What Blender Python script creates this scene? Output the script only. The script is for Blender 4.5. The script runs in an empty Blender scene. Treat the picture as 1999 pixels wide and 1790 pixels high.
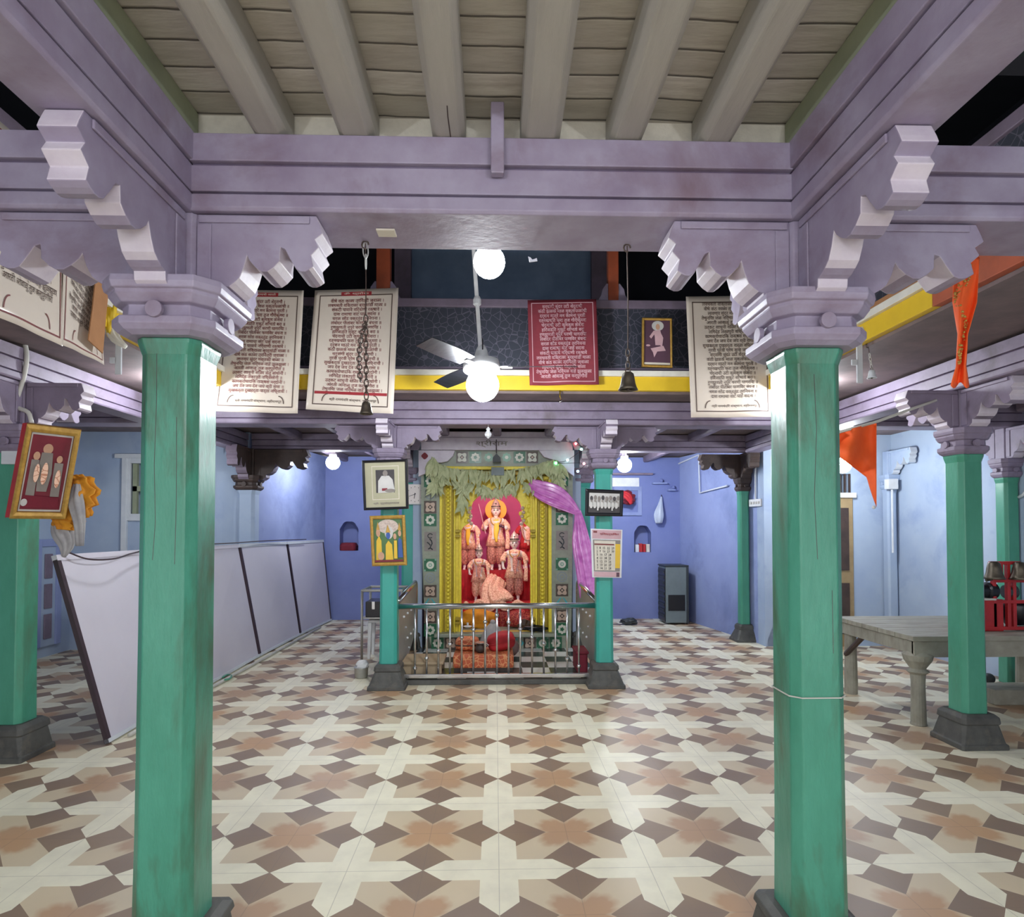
import bpy, bmesh, math, random
from mathutils import Vector, Matrix, noise
R = random.Random(7)
PI = math.pi
scene = bpy.context.scene
COL = scene.collection

# ------------------------------------------------------------------ camera
H = 1.4
PSI, TH, F = math.radians(1.54), math.radians(1.5), 1227.0
CX = 999.5; CY = 1031 - F*math.tan(TH)
cam = bpy.data.cameras.new('camera'); camo = bpy.data.objects.new('camera', cam); COL.objects.link(camo)
camo.location = (0, 0, H); camo.rotation_euler = (PI/2 + TH, 0, -PSI)
cam.sensor_fit = 'HORIZONTAL'; cam.sensor_width = 36; cam.lens = F/1999*36
cam.shift_y = (CY - 895)/1999; cam.clip_start = .05
scene.camera = camo
s_, c_ = math.sin, math.cos
FV = Vector((s_(PSI)*c_(TH), c_(PSI)*c_(TH), s_(TH))); RV = Vector((c_(PSI), -s_(PSI), 0)); UV = Vector((-s_(PSI)*s_(TH), -c_(PSI)*s_(TH), c_(TH)))
def ray(u, v): return FV + RV*((u-CX)/F) - UV*((v-CY)/F)
def at(u, v, Y):                     # point seen at photo pixel (u,v) standing at depth Y
    d = ray(u, v); return Vector((0, 0, H)) + d*(Y/d.y)
def fl(u, v, z=0.0):
    d = ray(u, v); return Vector((0, 0, H)) + d*((z-H)/d.z)
def atx(u, v, X):
    d = ray(u, v); return Vector((0, 0, H)) + d*(X/d.x)

# ------------------------------------------------------------------ world, exposure
scene.view_settings.view_transform = 'Standard'; scene.view_settings.look = 'None'
scene.view_settings.exposure = 1.35; scene.view_settings.gamma = 1.0; scene.view_settings.use_curve_mapping = False
w = bpy.data.worlds.new('world'); scene.world = w; w.use_nodes = True
w.node_tree.nodes['Background'].inputs[0].default_value = (.95, .96, 1.0, 1)
w.node_tree.nodes['Background'].inputs[1].default_value = .75
BULB = 1.0          # overall multiplier of the hall's lamps and the added shrine bulb

# ------------------------------------------------------------------ materials
def lin(c):
    return tuple((x/255/12.92 if x/255 <= .04045 else ((x/255+.055)/1.055)**2.4) for x in c) + (1,)
class NT:
    def __init__(s, name):
        s.m = bpy.data.materials.new(name); s.m.use_nodes = True; s.t = s.m.node_tree; s.b = s.t.nodes['Principled BSDF']
    def n(s, typ, **k):
        nd = s.t.nodes.new(typ)
        for a, v in k.items():
            if hasattr(nd, a): setattr(nd, a, v)
        return nd
    def l(s, a, b): s.t.links.new(a, b)
    def val(s, x):
        return x
    def math(s, op, a, b=None, c=None, clamp=False):
        nd = s.t.nodes.new('ShaderNodeMath'); nd.operation = op; nd.use_clamp = clamp
        for i, x in enumerate((a, b, c)):
            if x is None: continue
            if isinstance(x, (int, float)): nd.inputs[i].default_value = x
            else: s.l(x, nd.inputs[i])
        return nd.outputs[0]
    def mix(s, f, a, b):
        nd = s.t.nodes.new('ShaderNodeMix'); nd.data_type = 'RGBA'
        for i, x in ((0, f), (6, a), (7, b)):
            if isinstance(x, (int, float)): nd.inputs[i].default_value = x
            elif isinstance(x, tuple): nd.inputs[i].default_value = x
            else: s.l(x, nd.inputs[i])
        return nd.outputs[2]
    def noise(s, scale, detail=4, rough=.6, stretch=None, dist=0):
        tc = s.t.nodes.new('ShaderNodeTexCoord'); nz = s.t.nodes.new('ShaderNodeTexNoise')
        nz.inputs['Scale'].default_value = scale; nz.inputs['Detail'].default_value = detail; nz.inputs['Roughness'].default_value = rough
        nz.inputs['Distortion'].default_value = dist
        src = tc.outputs['Object']
        if stretch:
            mp = s.t.nodes.new('ShaderNodeMapping'); mp.inputs['Scale'].default_value = stretch; s.l(src, mp.inputs[0]); src = mp.outputs[0]
        s.l(src, nz.inputs['Vector']); return nz.outputs['Fac']
    def ramp(s, f, a, b):
        nd = s.t.nodes.new('ShaderNodeMapRange'); nd.inputs[1].default_value = a; nd.inputs[2].default_value = b; s.l(f, nd.inputs[0]); return nd.outputs[0]
    def bump(s, h, strength=.3, dist=.01):
        b = s.t.nodes.new('ShaderNodeBump'); b.inputs['Strength'].default_value = strength; b.inputs['Distance'].default_value = dist
        s.l(h, b.inputs['Height']); s.l(b.outputs[0], s.b.inputs['Normal'])
    def col(s, x):
        if isinstance(x, tuple): s.b.inputs['Base Color'].default_value = x
        else: s.l(x, s.b.inputs['Base Color'])
    def rough(s, v): s.b.inputs['Roughness'].default_value = v
def paint(name, c, c2=None, rough=.5, scale=6, amt=.6, stretch=None, bump=.15, dirt=None, dirt_scale=2.5, dirt_lo=.55, dirt_hi=.75, metal=0, fine=True):
    k = NT(name); a = lin(c); b = lin(c2 or tuple(max(0, x*.82) for x in c))
    n1 = k.noise(scale, 5, .6, stretch)
    cc = k.mix(k.math('MULTIPLY', k.ramp(n1, .35, .7), amt), a, b)
    if dirt:
        n2 = k.noise(dirt_scale, 6, .65, stretch, .3)
        cc = k.mix(k.ramp(n2, dirt_lo, dirt_hi), cc, lin(dirt))
    k.col(cc); k.rough(rough); k.b.inputs['Metallic'].default_value = metal
    if bump:
        n3 = k.noise(scale*6, 3, .6, stretch); k.bump(n3, bump, .004)
    return k.m
def glow(name, c, e):
    k = NT(name); k.col(tuple(c)+(1,)); k.b.inputs['Emission Color'].default_value = tuple(c)+(1,); k.b.inputs['Emission Strength'].default_value = e; return k.m
M = {}
M['lilac'] = paint('lilac_paint', (166, 158, 180), (138, 124, 148), .45, 4, .9, (1, 1, 1), .3, (124, 102, 116), 2.6, .52, .78)
M['lilac_dark'] = paint('purple_groove', (96, 74, 108), rough=.6)
M['lilac_wash'] = paint('whitewashed_lilac', (214, 206, 216), (190, 176, 194), .5, 12, .6)
M['lilac_old'] = paint('greyed_lilac', (142, 130, 152), (116, 104, 120), .55, 5, .8, None, .2, (96, 84, 88), 3, .55, .8)
M['mauve_grey'] = paint('mauve_grey_paint', (132, 118, 136), (104, 92, 104), .55, 5, .8)
M['green'] = paint('green_gloss_paint', (78, 154, 128), (62, 136, 108), .3, 9, .6, (1, 1, .35), .35, (84, 106, 82), 2.6, .5, .68)
M['green_worn'] = paint('worn_green_gloss_paint', (74, 150, 126), (58, 130, 106), .3, 8, .9, (1, 1, .3), .45, (66, 98, 74), 3.4, .47, .6)
M['green2'] = paint('turquoise_gloss_paint', (60, 164, 150), (56, 146, 134), .32, 9, .6, (1, 1, .4), .3, (64, 112, 96), 3, .66, .8)
M['stone'] = paint('dark_base_stone', (88, 88, 84), (60, 60, 58), .6, 10, .8, None, .3, (120, 112, 98), 6, .55, .8)
M['blue'] = paint('blue_limewash', (150, 162, 204), (130, 144, 192), .75, 1.6, .8, None, .1, (114, 128, 174), 1.3, .5, .75)
M['blue_pale'] = paint('pale_blue_limewash', (172, 188, 208), (152, 170, 200), .75, 1.8, .8, None, .1, (138, 156, 192), 1.5, .55, .75)
M['blue_deep'] = paint('deep_blue_limewash', (126, 138, 190), (108, 120, 178), .75, 1.5, .8, None, .1)
M['white_paint'] = paint('white_trim_paint', (214, 218, 222), (190, 196, 204), .5, 8, .5)
M['infill'] = paint('cream_board', (244, 240, 226), (214, 210, 196), .7, 14, .7, None, .4)
M['joist'] = paint('grey_painted_log', (176, 173, 164), (154, 150, 142), .55, 7, .7, (1.5, .25, 1.5), .35, (120, 110, 98), 5, .64, .8)
M['joist_green'] = paint('green_grey_board', (160, 168, 140), (132, 140, 120), .6, 6, .7)
M['yellow'] = paint('yellow_paint', (226, 190, 40), (206, 168, 36), .45, 6, .5)
M['white_strip'] = paint('white_strip', (232, 228, 216), rough=.5)
M['rust'] = paint('rust_orange_paint', (180, 88, 56), (140, 74, 52), .55, 7, .7)
M['dark_room'] = paint('unlit_dark_wall', (30, 32, 42), (20, 22, 30), .9, 3, .6, None, 0)  # near-black colour stands in for the unlit upper room
M['dark_teal'] = paint('unlit_dark_teal', (24, 42, 42), (12, 20, 22), .9, 3, .6, None, 0)  # darkness of unlit side bays and window openings put into the colour
M['flare_blue'] = paint('flare_blue_board', (136, 160, 192), (108, 132, 164), .7, 3, .8)  # bulb's flare haze painted in as a paler blue
M['soffit'] = paint('brown_soffit', (122, 98, 92), (98, 78, 76), .6, 5, .8)
M['dark_soffit'] = paint('dark_soffit', (124, 108, 108), (94, 82, 84), .7, 5, .8)
M['wood_dark'] = paint('dark_old_wood', (74, 58, 52), (50, 40, 38), .6, 8, .8, None, .3)
M['lattice'] = None
M['steel'] = paint('stainless_steel', (206, 206, 206), (180, 180, 180), .22, 20, .3, metal=1, bump=0)
M['steel_dull'] = paint('dull_steel', (176, 176, 172), (150, 150, 146), .38, 20, .4, metal=.45, bump=0)
M['bronze'] = paint('aged_bronze', (104, 96, 84), (76, 70, 62), .42, 20, .6, metal=.8)
M['iron'] = paint('rusty_iron', (92, 78, 70), (66, 56, 52), .5, 40, .7, metal=.6)
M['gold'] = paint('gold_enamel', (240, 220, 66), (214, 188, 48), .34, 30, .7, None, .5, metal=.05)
M['gold_dark'] = paint('dark_gold_enamel', (170, 146, 34), (136, 112, 26), .4, 30, .7, metal=.2)  # darker gold tone for some mouldings and bands
M['gilt'] = paint('gilt_frame', (196, 156, 76), (156, 116, 50), .35, 40, .7, metal=.3)
M['black'] = paint('black_gloss', (26, 26, 32), rough=.3)
M['charcoal'] = paint('charcoal_plastic', (52, 58, 62), rough=.5)
M['grey_plastic'] = paint('slate_grey_metal', (112, 124, 126), (96, 106, 110), .5)
M['red'] = paint('red_enamel', (186, 40, 44), (140, 28, 32), .4, 9, .6)
M['maroon'] = paint('maroon_cloth', (122, 30, 48), (94, 22, 38), .8, 9, .6)
M['red_cloth'] = paint('red_cloth', (200, 44, 52), (150, 26, 36), .75, 9, .7)
M['pink_wall'] = paint('magenta_pink_paint', (204, 84, 146), (172, 54, 112), .6, 3, .6)
M['orange'] = paint('saffron_cloth', (250, 104, 40), (234, 80, 24), .7, 8, .6)
M['mango'] = paint('marigold_cloth', (220, 152, 32), (184, 110, 24), .75, 9, .8)
M['grey_cloth'] = paint('grey_white_cloth', (172, 170, 170), (134, 132, 136), .85, 9, .8)
M['white_plastic'] = paint('white_plastic', (228, 230, 232), rough=.4)
M['bag'] = paint('white_polythene', (196, 206, 222), (170, 182, 206), .3, 14, .6)
M['marble'] = paint('white_marble', (236, 228, 224), (222, 210, 208), .3, 6, .4, bump=0)
M['lips'] = paint('red_lips', (176, 60, 66), rough=.5)
M['eye'] = paint('eye_black', (30, 24, 26), rough=.3)
M['halo'] = paint('orange_halo_paint', (240, 170, 50), (224, 144, 36), .5)
M['silver'] = paint('silver_crown', (206, 190, 178), (160, 138, 128), .3, 60, .8, metal=.2)
M['peach'] = None
M['leaf'] = paint('dried_mango_leaf', (196, 200, 156), (150, 160, 116), .6, 18, .8)
M['card'] = paint('brown_cardboard', (176, 126, 84), (146, 100, 64), .8)
M['paper'] = paint('cream_paper', (222, 214, 198), rough=.7)
M['vinyl'] = paint('cream_vinyl', (220, 208, 194), (206, 192, 180), .28, 3, .5, bump=.05)
M['vinyl_red'] = paint('crimson_cloth', (132, 44, 56), (108, 34, 46), .65, 6, .7)
M['ink'] = paint('maroon_ink', (126, 62, 62), rough=.6)
M['ink_dark'] = paint('brown_ink', (96, 78, 70), rough=.6)
M['ink_red'] = paint('red_ink', (158, 40, 48), rough=.6)
M['ink_pale'] = paint('pale_pink_ink', (208, 170, 176), rough=.6)
M['ink_black'] = paint('black_ink', (48, 44, 50), rough=.6)
M['board'] = paint('white_laminate_board', (212, 208, 218), (198, 194, 206), .45, 1.2, .7, None, .03, (186, 184, 196), 1, .6, .9)
M['trim_dark'] = paint('dark_edging', (64, 48, 56), rough=.5)
M['table_wood'] = paint('grey_weathered_wood', (158, 156, 142), (124, 120, 108), .6, 6, .8, (1, 3, 1), .3)
M['door_wood'] = paint('ochre_door_paint', (164, 142, 104), (134, 112, 80), .5, 6, .7)
M['pvc'] = paint('cream_conduit', (206, 204, 196), rough=.5)
M['tan_box'] = paint('tan_board', (176, 156, 126), (150, 130, 104), .7)
M['tile_grey'] = paint('grey_green_marble_tile', (150, 156, 138), (124, 132, 116), .4, 18, .7)
M['tile_green'] = paint('dark_green_tile', (36, 104, 70), (26, 84, 54), .3)
M['tile_brown'] = paint('brown_tile', (84, 70, 60), rough=.3)
M['tile_white'] = paint('white_motif', (220, 220, 204), rough=.35)
M['tile_pink'] = paint('beige_motif', (204, 178, 158), rough=.35)
M['tile_sage'] = paint('sage_motif', (128, 176, 150), rough=.35)
M['tile_bgrey'] = paint('blue_grey_motif', (140, 150, 150), rough=.35)
M['tile_cyan'] = paint('cyan_motif', (70, 180, 190), rough=.35)
M['flesh'] = paint('warm_skin_print', (206, 160, 130), rough=.5)
M['photo_grey'] = paint('grey_photo_print', (142, 134, 128), (110, 104, 100), .4)
M['photo_dark'] = paint('dark_photo_print', (70, 66, 68), (46, 42, 46), .4)
M['photo_white'] = paint('white_photo_print', (206, 204, 200), rough=.4)
M['photo_cream'] = paint('cream_photo_mount', (176, 172, 144), (162, 158, 130), .35)
M['print_red'] = paint('dark_red_print', (126, 34, 52), (98, 26, 44), .4)
M['print_blue'] = paint('blue_print', (60, 92, 160), rough=.4)
M['print_yellow'] = paint('yellow_print', (226, 190, 60), (206, 160, 44), .4)
M['print_green'] = paint('green_print', (80, 116, 70), rough=.4)
M['print_purple'] = paint('plum_print', (92, 62, 78), (70, 46, 62), .4)
M['white_led'] = glow('white_led', (.86, .93, 1.0), 6)

def mat_floor():
    k = NT('patterned_floor_tiles'); T = .622
    tc = k.n('ShaderNodeTexCoord'); sp = k.n('ShaderNodeSeparateXYZ'); k.l(tc.outputs['Object'], sp.inputs[0])
    def cell(o, off):
        a = k.math('DIVIDE', k.math('ADD', o, off), T)
        return k.math('SUBTRACT', k.math('FRACT', a), .5)
    # star centres at x=.017, y=2.929+.311
    X, Y = sp.outputs[0], sp.outputs[1]
    u = cell(X, -.017+T/2+10*T); v = cell(Y, -3.24+T/2+20*T)
    au, av = k.math('ABSOLUTE', u), k.math('ABSOLUTE', v)
    def arm(p, q):       # arm running along p
        lim = k.math('MINIMUM', .122, k.math('MULTIPLY', k.math('SUBTRACT', .497, p), .92))
        return k.math('LESS_THAN', q, lim)
    white = k.math('MAXIMUM', arm(au, av), arm(av, au))
    def kite(p, q):      # node at p=.5,q=0 ; kite runs along q
        d = k.math('SUBTRACT', .5, p)
        a = k.math('LESS_THAN', d, k.math('MULTIPLY', q, 1.7))
        b = k.math('LESS_THAN', d, k.math('MULTIPLY', k.math('SUBTRACT', .35, q), .88))
        return k.math('MULTIPLY', a, b)
    brown = k.math('MAXIMUM', kite(au, av), kite(av, au))
    pu, pv = k.math('SUBTRACT', .5, au), k.math('SUBTRACT', .5, av)
    r = k.math('SQRT', k.math('ADD', k.math('MULTIPLY', pu, pu), k.math('MULTIPLY', pv, pv)))
    th = k.math('ARCTAN2', pv, pu)
    s2 = k.math('ABSOLUTE', k.math('SINE', k.math('MULTIPLY', th, 2)))
    jag = k.math('MULTIPLY', k.math('ABSOLUTE', k.math('SINE', k.math('MULTIPLY', th, 9))), .02)
    nz = k.noise(9, 3, .6)
    lim = k.math('ADD', k.math('ADD', .165, k.math('MULTIPLY', s2, .10)), jag)
    lim = k.math('ADD', lim, k.math('MULTIPLY', k.math('SUBTRACT', nz, .5), .07))
    fm = k.n('ShaderNodeMapRange'); fm.inputs[1].default_value = 0; fm.inputs[2].default_value = .07
    k.l(k.math('SUBTRACT', lim, r), fm.inputs[0])
    cl = k.noise(1.1, 2, .5)
    tan = k.mix(k.ramp(cl, .4, .65), lin((212, 194, 162)), lin((204, 188, 160)))
    flow = k.mix(k.ramp(cl, .4, .65), lin((192, 152, 114)), lin((176, 146, 120)))
    c = k.mix(fm.outputs[0], tan, flow)
    br = k.mix(k.ramp(k.noise(2, 2, .5), .4, .6), lin((144, 120, 98)), lin((134, 112, 96)))
    c = k.mix(brown, c, br)
    c = k.mix(white, c, k.mix(k.ramp(k.noise(7, 4, .6), .4, .7), lin((240, 234, 208)), lin((228, 222, 198))))
    # hairline joints of the four square tiles that make one star
    j = k.math('MINIMUM', k.math('MINIMUM', au, av), k.math('MINIMUM', pu, pv))
    c = k.mix(k.math('MULTIPLY', k.math('LESS_THAN', j, .0028), .35), c, lin((120, 108, 96)))
    # trodden grey dirt
    c = k.mix(k.math('MULTIPLY', k.ramp(k.noise(.8, 5, .6), .5, .75), .25), c, lin((142, 132, 122)))
    k.col(c); k.rough(.38); k.l(k.math('ADD', .3, k.math('MULTIPLY', k.noise(3, 4, .6), .25)), k.b.inputs['Roughness'])
    return k.m
M['floor'] = mat_floor()
def mat_planks():
    k = NT('ceiling_planks'); tc = k.n('ShaderNodeTexCoord'); sp = k.n('ShaderNodeSeparateXYZ'); k.l(tc.outputs['Object'], sp.inputs[0])
    wob = k.math('MULTIPLY', k.math('SUBTRACT', k.noise(2.5, 3, .5, (1.2, .2, 1)), .5), .05)
    a = k.math('DIVIDE', k.math('ADD', k.math('ADD', sp.outputs[1], 10), wob), .105)
    fr = k.math('FRACT', a); idn = k.math('FLOOR', a)
    wn = k.n('ShaderNodeTexWhiteNoise'); wn.noise_dimensions = '1D'; k.l(idn, wn.inputs['W'])
    base = k.mix(wn.outputs[0], lin((178, 174, 162)), lin((206, 202, 192)))
    base = k.mix(k.math('MULTIPLY', k.ramp(k.noise(9, 5, .7, (.5, 3, 1)), .4, .7), .6), base, lin((150, 140, 126)))
    d = k.math('MINIMUM', fr, k.math('SUBTRACT', 1, fr)); gap = k.math('LESS_THAN', d, .035)
    k.col(k.mix(k.math('MULTIPLY', gap, .85), base, lin((60, 52, 46)))); k.rough(.5)
    k.bump(k.math('ADD', k.math('MULTIPLY', k.math('MINIMUM', d, .08), 8), k.math('MULTIPLY', k.noise(12, 4, .6, (.5, 3, 1)), .6)), .5, .01)
    return k.m
M['planks'] = mat_planks()
def mat_cell(name, scale, base, line, th=.1, metric='F1'):
    k = NT(name); tc = k.n('ShaderNodeTexCoord'); v = k.n('ShaderNodeTexVoronoi'); v.inputs['Scale'].default_value = scale; v.feature = 'DISTANCE_TO_EDGE'
    k.l(tc.outputs['Object'], v.inputs['Vector']); k.col(k.mix(k.math('LESS_THAN', v.outputs['Distance'], th), lin(base), lin(line))); k.rough(.6); return k.m
M['lattice'] = mat_cell('cast_iron_lattice', 16, (52, 56, 68), (92, 90, 104), .035)
M['brocade'] = mat_cell('orange_brocade', 24, (196, 92, 56), (222, 150, 100), .08)
M['brocade_red'] = mat_cell('red_brocade', 30, (150, 30, 40), (206, 110, 80), .05)
M['peach'] = mat_cell('peach_satin_brocade', 30, (246, 204, 178), (206, 142, 112), .05)
M['peach2'] = mat_cell('rose_satin_brocade', 30, (214, 152, 136), (150, 92, 84), .06)
def mat_check():
    k = NT('black_white_checker'); tc = k.n('ShaderNodeTexCoord'); ch = k.n('ShaderNodeTexChecker'); ch.inputs['Scale'].default_value = 1/.26
    mp = k.n('ShaderNodeMapping'); mp.inputs['Location'].default_value = (.04, .02, .031); k.l(tc.outputs['Object'], mp.inputs[0])
    k.l(mp.outputs[0], ch.inputs['Vector']); ch.inputs[1].default_value = lin((216, 218, 214)); ch.inputs[2].default_value = lin((52, 60, 58))
    k.l(ch.outputs[0], k.b.inputs['Base Color']); k.rough(.25); return k.m
M['checker'] = mat_check()
def mat_satin():
    k = NT('magenta_satin'); k.col(k.mix(k.ramp(k.noise(14, 3, .5), .35, .65), lin((232, 150, 222)), lin((206, 110, 196)))); k.rough(.2); return k.m
M['satin'] = mat_satin()

# ------------------------------------------------------------------ geometry helpers
class MB:
    def __init__(s): s.bm = bmesh.new(); s.mi = 0
    def _f(s, vs, mi=None):
        try:
            f = s.bm.faces.new(vs); f.material_index = s.mi if mi is None else mi; return f
        except ValueError: return None
    def box(s, x0, x1, y0, y1, z0, z1):
        v = [s.bm.verts.new(p) for p in ((x0,y0,z0),(x1,y0,z0),(x1,y1,z0),(x0,y1,z0),(x0,y0,z1),(x1,y0,z1),(x1,y1,z1),(x0,y1,z1))]
        for q in ((3,2,1,0),(4,5,6,7),(0,1,5,4),(1,2,6,5),(2,3,7,6),(3,0,4,7)): s._f([v[i] for i in q])
        return s
    def obox(s, o, a, b, c):      # oriented box from corner o and three edge vectors
        o, a, b, c = map(Vector, (o, a, b, c))
        v = [s.bm.verts.new(p) for p in (o,o+a,o+a+b,o+b,o+c,o+a+c,o+a+b+c,o+b+c)]
        fs = [s._f([v[i] for i in q]) for q in ((3,2,1,0),(4,5,6,7),(0,1,5,4),(1,2,6,5),(2,3,7,6),(3,0,4,7))]
        return s
    def prism(s, pts, axis, a0, a1, side_mi=None):   # polygon pts (p,q) extruded along axis
        def mk(p, q, a): return {'x': (a,p,q), 'y': (p,a,q), 'z': (p,q,a)}[axis]
        v0 = [s.bm.verts.new(mk(p,q,a0)) for p,q in pts]; v1 = [s.bm.verts.new(mk(p,q,a1)) for p,q in pts]
        n = len(pts); s._f(v0[::-1]); s._f(v1)
        for i in range(n):
            f = s._f([v0[i], v0[(i+1)%n], v1[(i+1)%n], v1[i]])
            if side_mi and f is not None: f.material_index = side_mi(pts[i], pts[(i+1)%n])
        return s
    def loft(s, rings, cap=True, closed=True):
        rs = [[s.bm.verts.new(p) for p in r] for r in rings]; n = len(rs[0])
        for a, b in zip(rs, rs[1:]):
            for i in range(n if closed else n-1): s._f([a[i], a[(i+1)%n], b[(i+1)%n], b[i]])
        if cap and closed: s._f(rs[0][::-1]); s._f(rs[-1])
        return s
    def tube(s, pts, r, n=8, cap=True):
        pts = [Vector(p) for p in pts]; rings = []; up = None
        for i, p in enumerate(pts):
            t = (pts[min(i+1, len(pts)-1)] - pts[max(i-1, 0)]).normalized()
            if up is None: up = t.orthogonal().normalized()
            up = (up - t*up.dot(t)); up = up.normalized() if up.length > 1e-5 else t.orthogonal().normalized()
            w_ = t.cross(up); rr = r[i] if isinstance(r, (list, tuple)) else r
            rings.append([p + up*math.cos(2*PI*k/n)*rr + w_*math.sin(2*PI*k/n)*rr for k in range(n)])
        return s.loft(rings, cap)
    def lathe(s, c, prof, n=20, cap=True):   # prof: (r,z) around vertical axis at c
        return s.loft([[(c[0]+math.cos(2*PI*k/n)*r, c[1]+math.sin(2*PI*k/n)*r, c[2]+z) for k in range(n)] for r, z in prof], cap)
    def sphere(s, c, r, n=14, sx=1, sy=1, sz=1):
        prof = [(max(1e-4, math.sin(PI*i/n)), -math.cos(PI*i/n)) for i in range(n+1)]; m = n*2 if n < 12 else 24
        return s.loft([[(c[0]+math.cos(2*PI*k/m)*a*r*sx, c[1]+math.sin(2*PI*k/m)*a*r*sy, c[2]+b*r*sz) for k in range(m)] for a, b in prof], True)
    def disc(s, c, r, n=24, axis='y', th=.004, lobes=0, amp=0, rot=0):
        pts = []
        for k in range(n):
            a = 2*PI*k/n + rot; rr = r*(1+amp*math.cos(lobes*(a-rot))) if lobes else r
            pts.append((math.cos(a)*rr, math.sin(a)*rr))
        if axis == 'y': return s.prism([(c[0]+p, c[2]+q) for p, q in pts], 'y', c[1], c[1]-th)
        if axis == 'x': return s.prism([(c[1]+p, c[2]+q) for p, q in pts], 'x', c[0], c[0]+th)
        return s.prism([(c[0]+p, c[1]+q) for p, q in pts], 'z', c[2], c[2]+th)
    def grid(s, fn, nu, nv, th=None):
        g = [[s.bm.verts.new(fn(i/nu, j/nv)) for i in range(nu+1)] for j in range(nv+1)]
        for j in range(nv):
            for i in range(nu): s._f([g[j][i], g[j][i+1], g[j+1][i+1], g[j+1][i]])
        return s
    def move(s, mat):
        bmesh.ops.transform(s.bm, matrix=mat, verts=s.bm.verts); return s
def org(o):
    p = Vector((0,0,0))
    while o is not None: p += Vector(o.location); o = o.parent
    return p
def build(name, mb, mat, parent=None, smooth=False, bevel=0, solid=0, local=False, sub=0):
    bm = mb.bm; bmesh.ops.recalc_face_normals(bm, faces=bm.faces)
    if parent is not None and not local:
        bmesh.ops.translate(bm, verts=bm.verts, vec=-org(parent))
    me = bpy.data.meshes.new(name); bm.to_mesh(me); bm.free()
    for m in (mat if isinstance(mat, list) else [mat]): me.materials.append(M[m] if isinstance(m, str) else m)
    if smooth:
        for p in me.polygons: p.use_smooth = True
    o = bpy.data.objects.new(name, me); COL.objects.link(o)
    if parent is not None: o.parent = parent
    if solid:
        md = o.modifiers.new('solid', 'SOLIDIFY'); md.thickness = solid; md.offset = 0
    if sub:
        md = o.modifiers.new('sub', 'SUBSURF'); md.levels = sub; md.render_levels = sub
    if bevel:
        md = o.modifiers.new('bevel', 'BEVEL'); md.width = bevel; md.segments = 2; md.limit_method = 'ANGLE'; md.angle_limit = .6
    return o
def tag(o, label, cat, group=None, kind=None):
    o['label'] = label; o['category'] = cat
    if group: o['group'] = group
    if kind: o['kind'] = kind
    return o
def thing(name, label, cat, loc=(0,0,0), group=None):
    o = bpy.data.objects.new(name, None); o.empty_display_size = .05; COL.objects.link(o); o.location = loc
    return tag(o, label, cat, group)
def struct(name, mb, mat, smooth=False, bevel=0, label=None, cat='structure'):
    o = build(name, mb, mat, None, smooth, bevel); o['kind'] = 'structure'
    o['label'] = label or name.replace('_', ' '); o['category'] = cat
    return o
def holed(outer, holes, place, depth, back=True):
    """polygon outer (p,q) with holes; place(p,q,d) -> world; the holes are recessed by depth"""
    mb = MB(); bm = mb.bm; edges = []
    def loop(pts):
        vs = [bm.verts.new(place(p, q, 0)) for p, q in pts]
        es = [bm.edges.new((vs[i], vs[(i+1)%len(vs)])) for i in range(len(vs))]; return vs, es
    vo, eo = loop(outer); edges += eo; hv = []
    for h in holes:
        v_, e_ = loop(h); edges += e_; hv.append((v_, h))
    bmesh.ops.triangle_fill(bm, use_beauty=True, use_dissolve=False, edges=edges)
    for v_, h in [(vo, outer)] + hv:
        vb = [bm.verts.new(place(p, q, depth)) for p, q in h]; n = len(h)
        for i in range(n): mb._f([v_[i], v_[(i+1)%n], vb[(i+1)%n], vb[i]])
        if back and h is not outer: mb._f(vb, 1 if back == 2 else 0)
    return mb
def chamf(h, c, z, cx=0, cy=0):      # chamfered square ring
    return [(cx+x, cy+y, z) for x, y in ((h-c,-h),(h,-h+c),(h,h-c),(h-c,h),(-h+c,h),(-h,h-c),(-h,-h+c),(-h+c,-h))]

_font_cache = {}
def text_mesh(lines, align='CENTER', spacing=1.0):
    cu = bpy.data.curves.new('txt', 'FONT'); cu.body = '\n'.join(lines) if isinstance(lines, (list, tuple)) else lines
    cu.align_x = align; cu.size = 1; cu.resolution_u = 1; cu.space_line = spacing; cu.offset = .012
    o = bpy.data.objects.new('txt', cu); COL.objects.link(o); bpy.context.view_layer.update()
    me = bpy.data.meshes.new_from_object(o.evaluated_get(bpy.context.evaluated_depsgraph_get()))
    bpy.data.objects.remove(o); bpy.data.curves.remove(cu)
    return me
def put_text(name, lines, surf, s0, s1, t0, t1, mat, parent, spacing=1.0, align='CENTER', keep=False):
    """letters mapped on to surf(s,t)->world ; s left-right, t bottom-top ; box s0..s1,t0..t1"""
    me = text_mesh(lines, align, spacing)
    if not me.vertices: return None
    xs = [v.co.x for v in me.vertices]; ys = [v.co.y for v in me.vertices]
    a, b, c, d = min(xs), max(xs), min(ys), max(ys)
    po = org(parent)
    for v in me.vertices:
        s = s0 + (v.co.x-a)/(b-a)*(s1-s0); t = t0 + (v.co.y-c)/(d-c)*(t1-t0)
        v.co = Vector(surf(s, t)) - po
    me.materials.clear(); me.materials.append(M[mat])
    o = bpy.data.objects.new(name, me); COL.objects.link(o); o.parent = parent
    return o

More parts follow.
